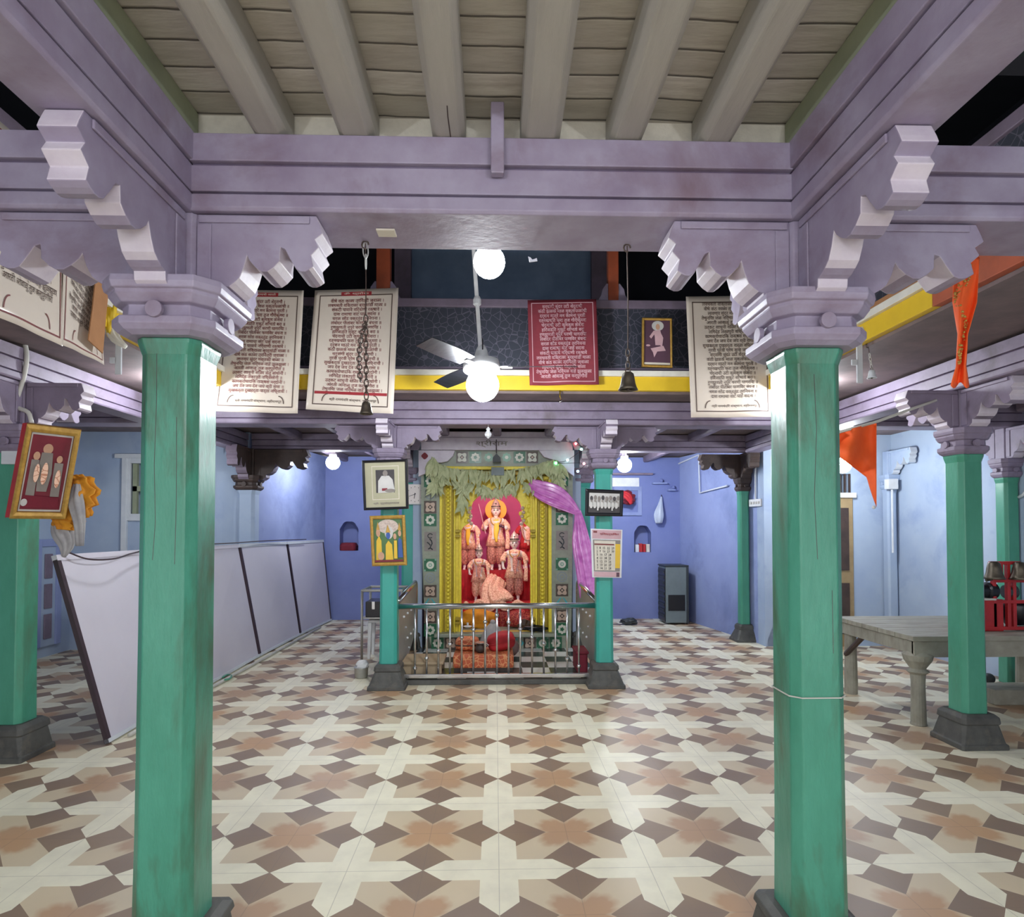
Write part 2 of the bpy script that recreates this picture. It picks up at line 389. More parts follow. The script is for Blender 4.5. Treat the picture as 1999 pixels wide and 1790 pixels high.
#@@STRUCTURE
# ================================================================== THE HALL
mb = MB().box(-6.5, 6.5, -3, 10.2, -.1, 0); struct('floor', mb, 'floor')
WL, WR, YB, YF = -4.9, 4.75, 9.7, 7.4      # side walls, rear wall, walls flanking the rear room
def bell_niche(u0, v0, u1, v1, Y):
    a = at(u0, v1, Y); b = at(u1, v0, Y); x0, x1, z0, z1 = a.x, b.x, a.z, b.z; wd = x1-x0
    pts = [(x0, z0), (x1, z0), (x1, z1-wd*.42)]
    for k in range(1, 12):
        t = k/12; ang = t*PI
        pts.append(((x0+x1)/2+math.cos(ang)*wd*.46*(1+.05*math.cos(ang*6)), z1-wd*.42+math.sin(ang)*wd*.42*(1+.07*abs(math.cos(ang*3)))))
    pts.append((x0, z1-wd*.42)); return pts
NL = bell_niche(663, 1018, 700, 1075, YB); NR = bell_niche(1238, 1026, 1271, 1078, YB)
mb = holed([(-2.62, 0), (2.95, 0), (2.95, 2.5), (-2.62, 2.5)], [NL, NR], lambda p, q, d: (p, YB+d, q), .22)
struct('wall_back', mb, 'blue_deep')
# side walls of the rear room, slightly out of square
struct('wall_rear_left', MB().obox((-2.6, 9.72, 0), (-.27, -2.32, 0), (-.3, 0, 0), (0, 0, 2.5)), 'blue')
struct('wall_rear_right', MB().obox((2.87, 9.72, 0), (.36, -2.32, 0), (.3, 0, 0), (0, 0, 2.5)), 'blue')
# facing walls with window / door
wa = at(256, 1003, YF); wb = at(330, 905, YF)
mb = holed([(WL-.1, 0), (-2.87, 0), (-2.87, 2.6), (WL-.1, 2.6)], [[(wa.x, wa.z), (wb.x, wa.z), (wb.x, wb.z), (wa.x, wb.z)]], lambda p, q, d: (p, YF+d, q), .2, back=2)
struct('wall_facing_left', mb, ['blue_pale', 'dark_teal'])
da = at(1560, 1250, YF); db = at(1664, 975, YF); wc = at(1600, 964, YF); wd_ = at(1661, 925, YF)
mb = holed([(3.2, 0), (WR+.1, 0), (WR+.1, 2.6), (3.2, 2.6)], [[(wc.x, wc.z), (wd_.x, wc.z), (wd_.x, wd_.z), (wc.x, wd_.z)]], lambda p, q, d: (p, YF+d, q), .2, back=2)
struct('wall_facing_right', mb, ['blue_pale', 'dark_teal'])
struct('wall_left', MB().box(WL-.2, WL, -3, YF+.2, 0, 4.6), 'blue_pale')
struct('wall_right', MB().box(WR, WR+.2, -3, YF+.2, 0, 4.6), 'blue_pale')
# floor of the gallery = low ceiling of the aisles
XL, XR, YG = -2.25, 2.3, 5.2
mb = MB().box(WL, WR, YG, 10.0, 2.52, 2.64).box(WL, XL, 2.26, YG, 2.52, 2.64).box(XR, WR, 2.26, YG, 2.52, 2.64)
struct('ceiling_aisle', mb, 'dark_soffit')
# porch ceiling of planks over the joists
struct('ceiling_porch', MB().box(-1.15, 1.15, -2.5, 2.1, 2.775, 2.83), 'planks')
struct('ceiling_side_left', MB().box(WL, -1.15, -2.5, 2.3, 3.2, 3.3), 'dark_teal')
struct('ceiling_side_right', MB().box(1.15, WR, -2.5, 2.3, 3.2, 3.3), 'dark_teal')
# upper storey shell
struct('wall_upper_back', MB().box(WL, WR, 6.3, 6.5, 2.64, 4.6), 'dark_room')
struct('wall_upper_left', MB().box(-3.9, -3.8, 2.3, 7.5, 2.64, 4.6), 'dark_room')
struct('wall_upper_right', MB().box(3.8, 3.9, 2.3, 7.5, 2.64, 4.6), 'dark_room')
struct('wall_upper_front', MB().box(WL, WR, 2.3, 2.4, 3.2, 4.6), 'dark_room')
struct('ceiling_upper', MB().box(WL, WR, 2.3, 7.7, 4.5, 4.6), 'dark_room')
a = at(792, 600, 6.2); b = at(1158, 455, 6.2)
struct('trim_1', MB().box(a.x, b.x, 6.25, 6.29, 2.66, 4.48), 'flare_blue')  # board colour carries the glow seen behind the bulb
mb = MB()
for u in (770, 1155): p = at(u, 500, 6.1); q = at(u+32, 500, 6.1); mb.box(p.x, q.x, 6.1, 6.18, 2.64, 4.5)
struct('trim_2', mb, 'mauve_grey')
# yellow fascia of the gallery with its white lip
for nm, bx in (('trim_3', (XL, XR, YG-.05, YG, 2.54, 2.655)), ('trim_4', (XL, XL+.05, 2.3, YG-.05, 2.54, 2.655)), ('trim_5', (XR-.05, XR, 3.15, YG-.05, 2.54, 2.655))):
    struct(nm, MB().box(*bx), 'yellow', bevel=.004)
struct('trim_6', MB().box(XR-.05, XR, 2.3, 3.15, 2.54, 2.68), 'rust', bevel=.004)
struct('trim_7', MB().box(XL, XR, YG-.075, YG, 2.655, 2.70).box(XL, XL+.075, 2.3, YG-.05, 2.655, 2.70).box(XR-.075, XR, 3.15, YG-.05, 2.655, 2.70), 'white_strip', bevel=.003)
# infill boards between the joists
JX = [at(u, 264, 2.0).x for u in (523, 697, 878, 1053, 1226, 1396)]
mb = MB()
ed = [-1.0] + JX + [1.0]
for a_, b_ in zip(ed, ed[1:]): mb.box(a_, b_, 2.085, 2.11, 2.655, 2.775)
struct('trim_8', mb, 'infill')

# ------------------------------------------------------------------ beams
def beam_profile(w_, h, y0, z0):     # stepped mouldings on the -side, plain on the other ; (p,q)
    p0, p1 = y0, y0+w_
    return [(p0, z0), (p1, z0), (p1, z0+h), (p0-.012, z0+h), (p0-.012, z0+h*.64), (p0+.012, z0+h*.635), (p0+.012, z0+h*.60),
            (p0-.004, z0+h*.595), (p0-.004, z0+h*.255), (p0+.014, z0+h*.25), (p0+.014, z0+h*.215), (p0-.008, z0+h*.21), (p0-.008, z0+.01)]
def groove_mi(y0, h=0, flip=1):
    def f(a, b):
        return 1 if (a[0]-y0)*flip > .008 and (b[0]-y0)*flip > .008 and abs(a[0]-b[0]) < .004 and abs(a[1]-b[1]) < .03 else 0
    return f
def beam(label, axis, y0, w_, z0, h, a0, a1, mat='lilac', flip=False, cat='beam', group=None):
    pts = beam_profile(w_, h, y0, z0)
    if flip: pts = [(2*y0+w_-p, q) for p, q in pts][::-1]
    gm = groove_mi(y0+w_ if flip else y0, h, -1 if flip else 1)
    mb = MB().prism(pts, axis, a0, a1, gm)
    ctr = {'x': ((a0+a1)/2, y0, z0), 'y': (y0, (a0+a1)/2, z0)}[axis]
    t = bpy.data.objects
    bmesh.ops.translate(mb.bm, verts=mb.bm.verts, vec=-Vector(ctr))
    o = build('wooden_beam', mb, [mat, 'lilac_dark'], bevel=.003); o.location = ctr
    return tag(o, label, cat, group)
BZ = 2.41
beam('lilac moulded wooden beam across the front, between the two large green columns', 'x', 2.0, .26, BZ, .245, -.97, .97)
beam('lilac moulded beam running left from the left front column to the side wall', 'x', 2.0, .26, BZ, .245, WL, -1.12)
beam('lilac moulded beam running right from the right front column above the saffron strip', 'x', 2.0, .26, BZ, .245, 1.12, WR)
beam('long lilac beam running from the left front column towards the viewer overhead', 'y', -1.12, .15, BZ, .25, -2.4, 2.25, flip=True)
beam('long lilac beam running from the right front column towards the viewer overhead', 'y', .97, .15, BZ, .25, -2.4, 2.25)
for sx, lb in ((-1, 'left'), (1, 'right')):
    x0 = -1.02 if sx < 0 else .985
    o = build('edge_board', MB().box(x0, x0+.035, -2.4, 2.08, 2.662, 2.774), 'joist_green', bevel=.003)
    tag(o, 'green-grey board lying on top of the %s overhead beam under the planks' % lb, 'board')
beam('greyed lilac beam across the back, above the shrine railing columns', 'x', 5.5, .22, 2.31, .2, WL, WR, 'lilac_old')
beam('grey lilac beam over the rear room behind the shrine', 'x', 7.42, .2, 2.32, .19, -2.85, 3.15, 'lilac_old')
beam('grey lilac beam over the left outer column running to the back', 'y', -3.05, .16, 2.3, .2, 2.3, 7.4, 'lilac_old', flip=True)
beam('grey lilac beam over the right outer column running to the back', 'y', 2.99, .16, 2.3, .2, 2.3, 7.4, 'lilac_old')
# centre batten on the front beam
a = at(958, 345, 1.98); b = at(984, 208, 1.98)
tag(build('wooden_batten', MB().box(a.x, b.x, 1.955, 1.986, a.z, b.z), 'lilac', bevel=.004), 'short vertical batten nailed at the middle of the front beam', 'batten')
# joists of the porch
def joist(x, y0, y1, z0, z1, hw, mat, label, group, axis='y', seed=0, lift=0):
    r_ = random.Random(seed); mb = MB(); rings = []
    n = 10
    for i in range(n+1):
        t = i/n; y = y0+(y1-y0)*t; hh = hw*(1+r_.uniform(-.05, .05)); dx = r_.uniform(-.006, .006); zz = z0+r_.uniform(-.003, .003); c = hw*.35
        sec = [(-hh+c, zz), (hh-c, zz), (hh, zz+c), (hh, z1), (-hh, z1), (-hh, zz+c)]
        rings.append([((p+dx, y-y0, q-z0) if axis == 'y' else (y-y0, p+dx, q-z0)) for p, q in sec])
    mb.loft(rings); o = build('ceiling_joist', mb, mat, bevel=.006)
    o.location = (x, y0, z0) if axis == 'y' else (y0, x, z0)
    return tag(o, label, 'joist', group)
wj = [.055, .062, .055, .064, .055, .054]
for i, x in enumerate(JX):
    joist(x, -2.4, 2.08, 2.657, 2.774, wj[i], 'joist', ('leftmost', 'second from left', 'third from left, cracked', 'third from right, broad', 'second from right', 'rightmost')[i] + ' grey log joist of the plank ceiling overhead', 'porch ceiling joists', seed=i)
mb = MB(); cx_ = JX[2]+.008
mb.loft([[(cx_+.006*math.sin(i*.9)-.0018, -.2+i*.11, 2.6555), (cx_+.006*math.sin(i*.9)+.0018, -.2+i*.11, 2.6555), (cx_+.006*math.sin(i*.9)+.0018, -.2+i*.11, 2.662), (cx_+.006*math.sin(i*.9)-.0018, -.2+i*.11, 2.662)] for i in range(21)])
pj = [o_ for o_ in bpy.data.objects if str(o_.get('label', '')).startswith('third from left, cracked')][0]
build('crack', mb, 'wood_dark', pj)
# joists of the low ceilings
for i in range(9):
    joist(-2.3+i*.58, 7.65, 9.68, 2.42, 2.518, .045, 'mauve_grey', 'dim grey joist under the low ceiling of the rear room', 'joists of the rear room', seed=20+i)
for i in range(9):
    joist(-2.3+i*.58, 5.75, 7.4, 2.43, 2.518, .045, 'mauve_grey', 'dim grey joist in the ceiling above the shrine platform', 'joists above the shrine platform', seed=40+i)
for i in range(5):
    joist(-4.6+i*.36, 2.6, 5.4, 2.43, 2.518, .045, 'mauve_grey', 'dim grey joist in the ceiling of the left aisle', 'joists of the left aisle', seed=60+i)
    joist(3.2+i*.36, 2.6, 5.4, 2.43, 2.518, .045, 'mauve_grey', 'dim grey joist in the ceiling of the right aisle', 'joists of the right aisle', seed=70+i)

# ------------------------------------------------------------------ columns with carved brackets
def bracket_profile(L, D):
    # (reach, drop) ; top edge along 0, scalloped underside
    p = [(0, 0), (L*.95, 0), (L*.985, -D*.13), (L*1.0, -D*.2), (L*.94, -D*.27), (L*.97, -D*.36), (L*.91, -D*.45), (L*.93, -D*.58)]
    for k in range(1, 5): t = k/5*PI; p.append((L*(.93-.17*k/5), -D*(.58+.06*math.sin(t))))
    p += [(L*.745, -D*.5), (L*.70, -D*.38), (L*.665, -D*.36), (L*.66, -D*.46)]
    for k in range(0, 6): t = k/5*PI; p.append((L*(.66-.24*k/5), -D*(.52+.13*math.sin(t))))
    p += [(L*.40, -D*.46), (L*.375, -D*.6), (L*.34, -D*.72)]
    for k in range(1, 4): t = k/3*PI*.5; p.append((L*(.34-.12*k/3), -D*(.72+.11*math.sin(t))))
    p += [(L*.215, -D*.92), (L*.15, -D*1.0), (0, -D)]
    return p
def add_bracket(name, parent, ang, start, zt, L, D, wd, mats=('lilac', 'lilac_wash'), label=None):
    pr = bracket_profile(L, D); mb = MB()
    def mi(a, b):
        d = (b[0]-a[0], b[1]-a[1]); ln = math.hypot(*d) or 1
        return 1 if (a[0]+b[0])/2 > L*.2 and abs(d[1])/ln > .55 else 0
    mb.prism([(start+p, zt+q) for p, q in pr], 'y', -wd/2, wd/2, mi)
    # raised panel lines on both faces
    for s in (-1, 1):
        y = s*wd/2
        mb.mi = 0; mb.box(start+L*.02, start+L*.9, min(y, y+s*.008), max(y, y+s*.008), zt-D*.10, zt-D*.015)
        mb.box(start+.003, start+L*.12, min(y, y+s*.006), max(y, y+s*.006), zt-D*.95, zt-D*.11)
    mb.move(Matrix.Rotation(ang, 4, 'Z'))
    o = build(name, mb, list(mats), parent, local=True, bevel=.003)
    if label: o['label'] = label
    return o
def column(label, x, y, ztop, hw, zbeam, brs, green='green', lil=('lilac', 'lilac_wash'), base=True, cap_s=1.0, group=None, BD=None, zb_=.21, B=.155):
    t = thing('wooden_column', label, 'column', (x, y, 0), group)
    zb = zb_ if base else 0
    ch = hw*.32
    rings = [chamf(hw*1.03, ch, zb), chamf(hw, ch, zb+.3), chamf(hw*.985, ch, (zb+ztop)/2), chamf(hw*.98, ch, ztop-.05), chamf(hw*1.08, ch, ztop-.015), chamf(hw*1.1, ch, ztop)]
    build('shaft', MB().loft(rings), green, t, local=True, bevel=.004)
    if base:
        b = hw*1.16
        q = zb/.21; rr = [chamf(B, .01, 0), chamf(B*.99, .01, .03*q), chamf(B*.93, .012, .036*q), chamf(b*1.26, .02, .15*q), chamf(b*1.36, .02, .155*q), chamf(b*1.32, .02, .19*q), chamf(b*1.08, .02, .212*q)]
        build('base', MB().loft(rr), 'stone', t, local=True, bevel=.004)
    k = cap_s
    z = ztop; c = ch
    cr = [(1.12, 0), (1.3, .012), (1.42, .028), (1.42, .05), (1.22, .056), (1.2, .09), (1.36, .094), (1.5, .118), (1.5, .128), (1.58, .132), (1.62, .15), (1.6, .17), (1.1, .172)]
    hc = (zbeam-.3*(.0) - ztop)
    sc = min(1, (zbeam-ztop-.1)/.17) if zbeam-ztop < .3 else 1
    build('capital', MB().loft([chamf(hw*a*k, c*a*k, z+dz*sc) for a, dz in cr]), lil[0], t, local=True, bevel=.003)
    bm2 = MB()
    for dx, dy, ax in ((0, -1, 'y'), (1, 0, 'x'), (-1, 0, 'x'), (0, 1, 'y')):
        px, py = dx*hw*1.38*k, dy*hw*1.38*k
        if ax == 'y': bm2.disc((px, py+dy*.008 if dy > 0 else py-.0, z+.068*sc), hw*.28, 18, 'y', .016)
        else: bm2.disc((px-.008, py, z+.068*sc), hw*.28, 18, 'x', .016)
    build('boss', bm2, lil[0], t, local=True, bevel=.002)
    post = MB().loft([chamf(hw*.86, ch*.4, z+.17*sc), chamf(hw*.86, ch*.4, zbeam)])
    build('neck_post', post, lil[0], t, local=True, bevel=.003)
    D = BD or (zbeam - (z+.172*sc))
    for ang, L, wd in brs:
        add_bracket('bracket', t, ang, hw*.86, zbeam-.001, L, D, wd, lil)
    return t
AX, AY, AX_, AY_ = 0, PI/2, PI, -PI/2
cL = column('large green octagonal wooden column at left front, with stained shaft', -1.038, 2.09, 2.0, .093, BZ-.001, [(AX, .4, .14), (AX_, .5, .14), (AY_, .52, .095), (AY, .4, .14)], BD=.285, cap_s=1.22, zb_=.14, green='green_worn')
cR = column('large green octagonal wooden column at right front, string tied low round it', 1.045, 2.09, 1.985, .09, BZ-.001, [(AX, .5, .14), (AX_, .4, .14), (AY_, .52, .095), (AY, .4, .14)], BD=.285, cap_s=1.22, zb_=.14, green='green_worn')
oL = column('outer green column at left edge, carrying the tilted gilt picture', -2.97, 4.0, 1.86, .088, 2.30, [(AY_, .42, .12), (AY, .42, .12), (AX, .35, .12)], lil=('lilac_old', 'lilac_wash'))
oR = column('outer green column at right, standing in front of the wooden table', 3.09, 4.06, 1.88, .083, 2.30, [(AY_, .42, .12), (AY, .42, .12), (AX_, .35, .12)], lil=('lilac_old', 'lilac_wash'))
aL = column('turquoise column left of the shrine railing, hung with two framed pictures', -.938, 5.63, 1.93, .075, 2.31, [(AX, .4, .11), (AX_, .42, .11), (AY_, .38, .1)], 'green2', ('lilac_old', 'lilac_wash'), cap_s=1.15, B=.165)
aR = column('turquoise column right of the shrine railing, hung with photo and calendar', .975, 5.64, 1.93, .075, 2.31, [(AX, .42, .11), (AX_, .4, .11), (AY_, .38, .1)], 'green2', ('lilac_old', 'lilac_wash'), cap_s=1.15, B=.165)
iL = column('turquoise column behind the wall clock, beside the tiled shrine front', -1.0, 7.42, 1.93, .09, 2.32, [(AY_, .3, .1)], 'green2', ('lilac_old', 'lilac_wash'))
iR = column('turquoise column behind the magenta satin curtain beside the shrine', 1.03, 7.42, 1.93, .09, 2.32, [(AY_, .3, .1)], 'green2', ('lilac_old', 'lilac_wash'))
hR = column('half column sunk in the right rear wall, its green shaft mostly limewashed over', 3.10, 7.78, 1.86, .06, 2.32, [(AX_, .5, .12), (AY_, .34, .12)], 'green', ('wood_dark', 'wood_dark'), BD=.3, B=.14)
hE = column('slim green half column against the right side wall at the picture edge', 4.68, 5.62, 1.86, .07, 2.31, [(AY_, .4, .1), (AY, .4, .1)], 'green', ('lilac_old', 'lilac_wash'), base=False)
cn = column('slim pale blue corner pilaster at the far right, under a scalloped bracket', 4.68, 7.33, 1.86, .06, 2.31, [(AY_, .4, .08)], 'blue_pale', ('blue_pale', 'white_paint'), base=False)
hL = column('blue limewashed corner pilaster at left rear under a dark wooden corbel', -2.88, 7.42, 1.84, .1, 2.32, [(AX, .62, .13), (AY_, .42, .12)], 'blue_pale', ('wood_dark', 'mauve_grey'), base=False, BD=.36)
# drying cracks in the front shafts
for cc, rows in ((cL, ((-.03, [(1.98, 0), (1.8, .002), (1.6, -.002), (1.42, .004), (1.3, -.003)]), (.035, [(1.75, 0), (1.5, .003), (1.1, -.002)]))), (cR, ((-.01, [(1.9, 0), (1.72, .006), (1.5, -.004), (1.3, .004)]), (.04, [(1.2, 0), (.9, .002), (.5, -.002)])))):
    for x_, pts_ in rows:
        build('crack', MB().tube([(x_+dx_, -.0905 if cc is cL else -.0878, z_) for z_, dx_ in pts_], .0014, 4), 'stone', cc, local=True)
# sash string round the right column
build('tied_string', MB().loft([chamf(.0925, .029, z) for z in (.855, .859)], cap=False), 'pvc', cR, local=True, solid=.003)

#@@OBJECTS
# ================================================================== HELPERS FOR THINGS
def bil(tl, tr, br, bl, ripple=0, seed=0, nrm=None):
    tl, tr, br, bl = map(Vector, (tl, tr, br, bl))
    n = nrm or (tr-tl).cross(bl-tl).normalized()        # points away from viewer for a facing sheet? fixed below
    if n.y > 0 and nrm is None: n = -n
    def f(s, t, off=0.0):
        p = (bl*(1-s)+br*s)*(1-t) + (tl*(1-s)+tr*s)*t
        if ripple: p = p + n*ripple*(math.sin(s*5+seed)*(.6-.5*t) + .5*math.sin(s*11+seed*2+t*3)*(1-t))
        return p + n*off
    return f, n
def box_frame(name, parent, f, s0, s1, t0, t1, fs, ft, d0, d1, mat, bevel=.003):
    """picture-frame moulding: outer s0..s1,t0..t1, inner inset by fs,ft; from offset d0 to d1"""
    mb = MB(); o = [(s0,t0),(s1,t0),(s1,t1),(s0,t1)]; i = [(s0+fs,t0+ft),(s1-fs,t0+ft),(s1-fs,t1-ft),(s0+fs,t1-ft)]
    m = [((a[0]+b[0])/2, (a[1]+b[1])/2) for a, b in zip(o, i)]
    rings = []
    for k in range(4):
        rings.append([f(*o[k], d0), f(*o[k], d1*.7), f(*m[k], d1), f(*i[k], d1*.75), f(*i[k], d0)])
    mb.loft(rings+[rings[0]], cap=False)
    return build(name, mb, mat, parent, bevel=bevel)
def shapes_mesh(name, parent, f, shapes, off0, step=.0009):
    mats = []; mb = MB()
    for k, sh in enumerate(shapes):
        m = sh[-1]
        if m not in mats: mats.append(m)
        if sh[0] == 'e':
            _, cx, cy, rx, ry, _m = sh; pts = [(cx+rx*math.cos(2*PI*j/18), cy+ry*math.sin(2*PI*j/18)) for j in range(18)]
        elif sh[0] == 'r':
            _, a, b, c, d, _m = sh; pts = [(a,b),(c,b),(c,d),(a,d)]
        else: pts = sh[1]
        mb._f([mb.bm.verts.new(f(s, t, off0+step*k)) for s, t in pts], mats.index(m))
    return build(name, mb, mats, parent)
def hanging_sheet(label, quad, mat, cat='banner', group=None, ripple=.012, seed=0, name='printed_banner', border=None, nrm=None):
    f, n = bil(*quad, ripple=ripple, seed=seed, nrm=nrm)
    t = thing(name, label, cat, (Vector(quad[2])+Vector(quad[3]))/2, group)
    build('sheet', MB().grid(lambda s, t_: f(s, t_), 24, 16), mat, t, smooth=True, solid=.002)
    if border:
        m, ins, w_ = border; mb = MB()
        for a in (0, 1):
            for (s0, s1, t0, t1) in ((ins, 1-ins, ins*.7+a*(1-ins*1.4)-w_*a, ins*.7+a*(1-ins*1.4)+w_*(1-a)),):
                mb.grid(lambda u, v: f(s0+(s1-s0)*u, t0+(t1-t0)*v, .0035), 24, 1)
            s0 = ins if a == 0 else 1-ins-w_*1.3
            mb.grid(lambda u, v: f(s0+w_*1.3*u, ins*.7+(1-ins*1.4)*v, .0035), 1, 16)
        build('printed_border', mb, m, t)
    return t, f
def pleat(pts, w_, d_, nf=7, amp=.3, seed=0, n=56, frames=None):
    """loft of pleated cross-sections; w_ across, d_ through, per point"""
    pts = [Vector(p) for p in pts]; rings = []
    for i, p in enumerate(pts):
        t = (pts[min(i+1, len(pts)-1)] - pts[max(i-1, 0)]).normalized()
        side = t.cross(Vector((0, 1, 0)));
        side = side.normalized() if side.length > .1 else Vector((1,0,0))
        fr = t.cross(side).normalized()
        r = []
        for k in range(n):
            a = 2*PI*k/n; m = 1+amp*math.sin(nf*a+seed+i*.25)*(.6+.4*math.sin(3*a+seed))
            r.append(p + side*math.cos(a)*w_[i]*m + fr*math.sin(a)*d_[i]*m)
        rings.append(r)
    return rings
def lerp_path(pts, n):
    pts = [Vector(p) for p in pts]; out = []
    seg = len(pts)-1
    for i in range(n+1):
        x = i/n*seg; k = min(int(x), seg-1); u = x-k
        p0, p1, p2, p3 = pts[max(k-1,0)], pts[k], pts[k+1], pts[min(k+2, seg)]
        out.append(.5*((2*p1)+(p2-p0)*u+(2*p0-5*p1+4*p2-p3)*u*u+(3*p1-p0-3*p2+p3)*u**3))
    return out
def lerpv(v, n):
    return [x.x for x in lerp_path([(a, 0, 0) for a in v], n)]

# ================================================================== LAMPS
def bulb(label, p, r, e, cord_to, col=(.90, .95, 1.0), parent_name='led_bulb', group=None):
    p = Vector(p); t = thing('led_bulb', label, 'bulb', p, group)
    build('glass_globe', MB().sphere(p, r, 12), glow('bulb_glow_%d' % R.randint(0, 99999), col, e*BULB), t, smooth=True)
    build('socket', MB().lathe(p, [(r*.5, r*.8), (r*.55, r*1.3), (r*.32, r*1.4), (r*.3, r*2.1)], 14), 'white_plastic', t, smooth=True)
    if cord_to is not None: build('cord', MB().tube([p+Vector((0,0,r*2)), Vector(cord_to)], .004, 6), 'black', t)
    return t
b1 = at(955, 512, 2.75); bulb('dazzling white bulb hanging just behind the front beam, higher of the middle two', b1, .07, 24, (b1.x, b1.y, 4.5))
b2 = at(942, 752, 4.0); bulb('dazzling white bulb hanging under the ceiling fan, lower of the middle two', b2, .105, 95, (b2.x, b2.y, b2.z+.3))
b3 = at(650, 903, 8.3); bulb('small white bulb glowing in the rear room left of the shrine', b3, .09, 55, (b3.x, b3.y, 2.53))
b4 = at(1219, 908, 8.2); bulb('small white bulb glowing in the rear room right of the shrine', b4, .095, 95, (b4.x, b4.y, 2.53))
b5 = at(1645, 908, 6.6); bulb('white bulb shining behind the saffron pennant', b5, .085, 75, (b5.x, b5.y, 2.53))
b6 = at(335, 765, 4.75); bulb('white bulb of the left aisle, hidden behind the left front column', b6, .06, 80, (b6.x, b6.y, 2.53))
b7 = at(1590, 765, 4.75); bulb('white bulb of the right aisle, hidden behind the right front column', b7, .06, 80, (b7.x, b7.y, 2.53))
b8 = at(330, 905, 6.4); bulb('white bulb at the rear of the left aisle, behind the left front column', b8, .07, 32, (b8.x, b8.y, 2.53))
pz = Vector((.0, 7.45, 2.02)); bulb('added unseen warm bulb brightening the idols inside the shrine', pz, .04, 190, (0, 7.45, 2.2), (1.0, .93, .84))  # extra hidden bulb, added to brighten the idols
# porch tube lights on the beams behind the viewer
for sx, lb in ((-1, 'left'), (1, 'right')):
    t = thing('tube_light', 'white tube light fixed to the %s overhead beam near the viewer' % lb, 'lamp', (sx*.94, -.6, 2.3), 'porch tube lights')
    x = sx*.93
    build('batten_case', MB().box(x-.02, x+.02, -1.2, 0, 2.28, 2.33), 'white_plastic', t, bevel=.004)
    build('tube', MB().tube([(x-sx*.035, -1.18, 2.295), (x-sx*.035, -.02, 2.295)], .014, 12), glow('tube_glow_'+lb, (.93, .96, 1.0), 90*BULB), t, smooth=True)

# ================================================================== CEILING FAN
hub = at(940, 716, 4.05)
t = thing('ceiling_fan', 'white ceiling fan hanging in the open well, dark blades, above a bright bulb', 'fan', hub)
top = at(924, 478, 4.0); up = (top-hub).normalized(); topc = hub+up*((4.5-hub.z)/up.z)
build('down_rod', MB().tube([hub+up*.1, topc], .013, 10), 'white_plastic', t, smooth=True)
build('rod_coupling', MB().lathe(hub+up*.42, [(.016, -.03), (.026, -.02), (.026, .01), (.018, .03)], 14), 'white_plastic', t)
build('motor_housing', MB().lathe(hub, [(.02, .14), (.035, .11), (.05, .06), (.11, .045), (.12, .01), (.12, -.03), (.09, -.05), (.03, -.055)], 26), 'white_plastic', t, smooth=True)
for k, a in enumerate((-.02, PI*2/3, PI*4/3)):
    d = Vector((math.cos(a), math.sin(a), 0)); n_ = Vector((-d.y, d.x, 0))
    mb = MB(); rings = []
    for j in range(7):
        q = j/6; ww = .055+.012*math.sin(q*PI); pc = hub+d*(.17+.45*q); tz = .016
        rings.append([pc-n_*ww+Vector((0,0,-tz)), pc+n_*ww+Vector((0,0,tz)), pc+n_*ww+Vector((0,0,tz+.004)), pc-n_*ww+Vector((0,0,-tz+.004))])
    build('blade', mb.loft(rings), 'black', t)
    build('blade_arm', MB().obox(hub+d*.1-n_*.02+Vector((0,0,-.006)), d*.1, n_*.04, (0,0,.006)), 'steel_dull', t)

# ================================================================== GALLERY RAILING, POSTS
def rail(label, a, b, posts, name='gallery_railing'):
    a, b = Vector(a), Vector(b); d = (b-a).normalized(); L = (b-a).length; n_ = Vector((-d.y, d.x, 0))
    t = thing(name, label, 'railing', (a+b)/2)
    def bar(z0, z1, hw, s0=0, s1=L): return MB().obox(a+d*s0-n_*hw+Vector((0,0,z0-a.z)), d*(s1-s0), n_*2*hw, (0,0,z1-z0))
    build('top_rail', bar(3.27, 3.34, .03), 'mauve_grey', t, bevel=.005)
    build('bottom_rail', bar(2.7, 2.76, .03), 'lilac_old', t, bevel=.005)
    n = max(1, round(L/1.5))
    for k in range(n): build('lattice_panel', bar(2.76, 3.27, .006, L*k/n, L*(k+1)/n), 'lattice', t)
    for s in posts: build('baluster_post', bar(2.7, 3.34, .028, s-.03, s+.03), 'mauve_grey', t, bevel=.004)
    return t
rail('dark lattice railing along the back of the gallery, banners tied over it', (XL+.05, 5.3, 2.7), (XR-.05, 5.3, 2.7), [0, 4.4])
rail('dark lattice railing of the left gallery behind the tilted banner', (XL-.06, 2.45, 2.7), (XL-.06, 5.0, 2.7), [])
rail('dark lattice railing of the right gallery above the yellow edge', (XR+.14, 2.45, 2.7), (XR+.14, 5.0, 2.7), [])
def gpost(label, u0, u1):
    a = at(u0, 600, 5.38); b = at(u1, 600, 5.38); w_ = b.x-a.x; cx = (a.x+b.x)/2
    t = thing('gallery_post', label, 'post', (cx, 5.38, 2.7), 'rust orange gallery posts')
    build('shaft', MB().box(a.x, b.x, 5.36, 5.44, 2.7, 4.5), 'rust', t, bevel=.004)
    for sx in (-1, 1):
        x = cx+sx*w_/2
        pts = [(x, 2.7), (x+sx*.1, 2.7), (x+sx*.1, 2.78), (x+sx*.08, 2.85), (x+sx*.085, 3.0), (x+sx*.085, 3.38), (x+sx*.06, 3.42), (x+sx*.05, 3.47), (x+sx*.015, 3.52), (x, 3.52)]
        build('side_board', MB().prism(pts, 'y', 5.37, 5.41), 'lilac', t, bevel=.003)
    build('plinth', MB().box(a.x-.02, b.x+.02, 5.34, 5.46, 2.7, 2.86), 'rust', t, bevel=.006)
gpost('rust orange post of the upper gallery left of the lamp, above the cream banner', 735, 762)
gpost('rust orange post of the upper gallery right of the dark red cloth', 1187, 1207)

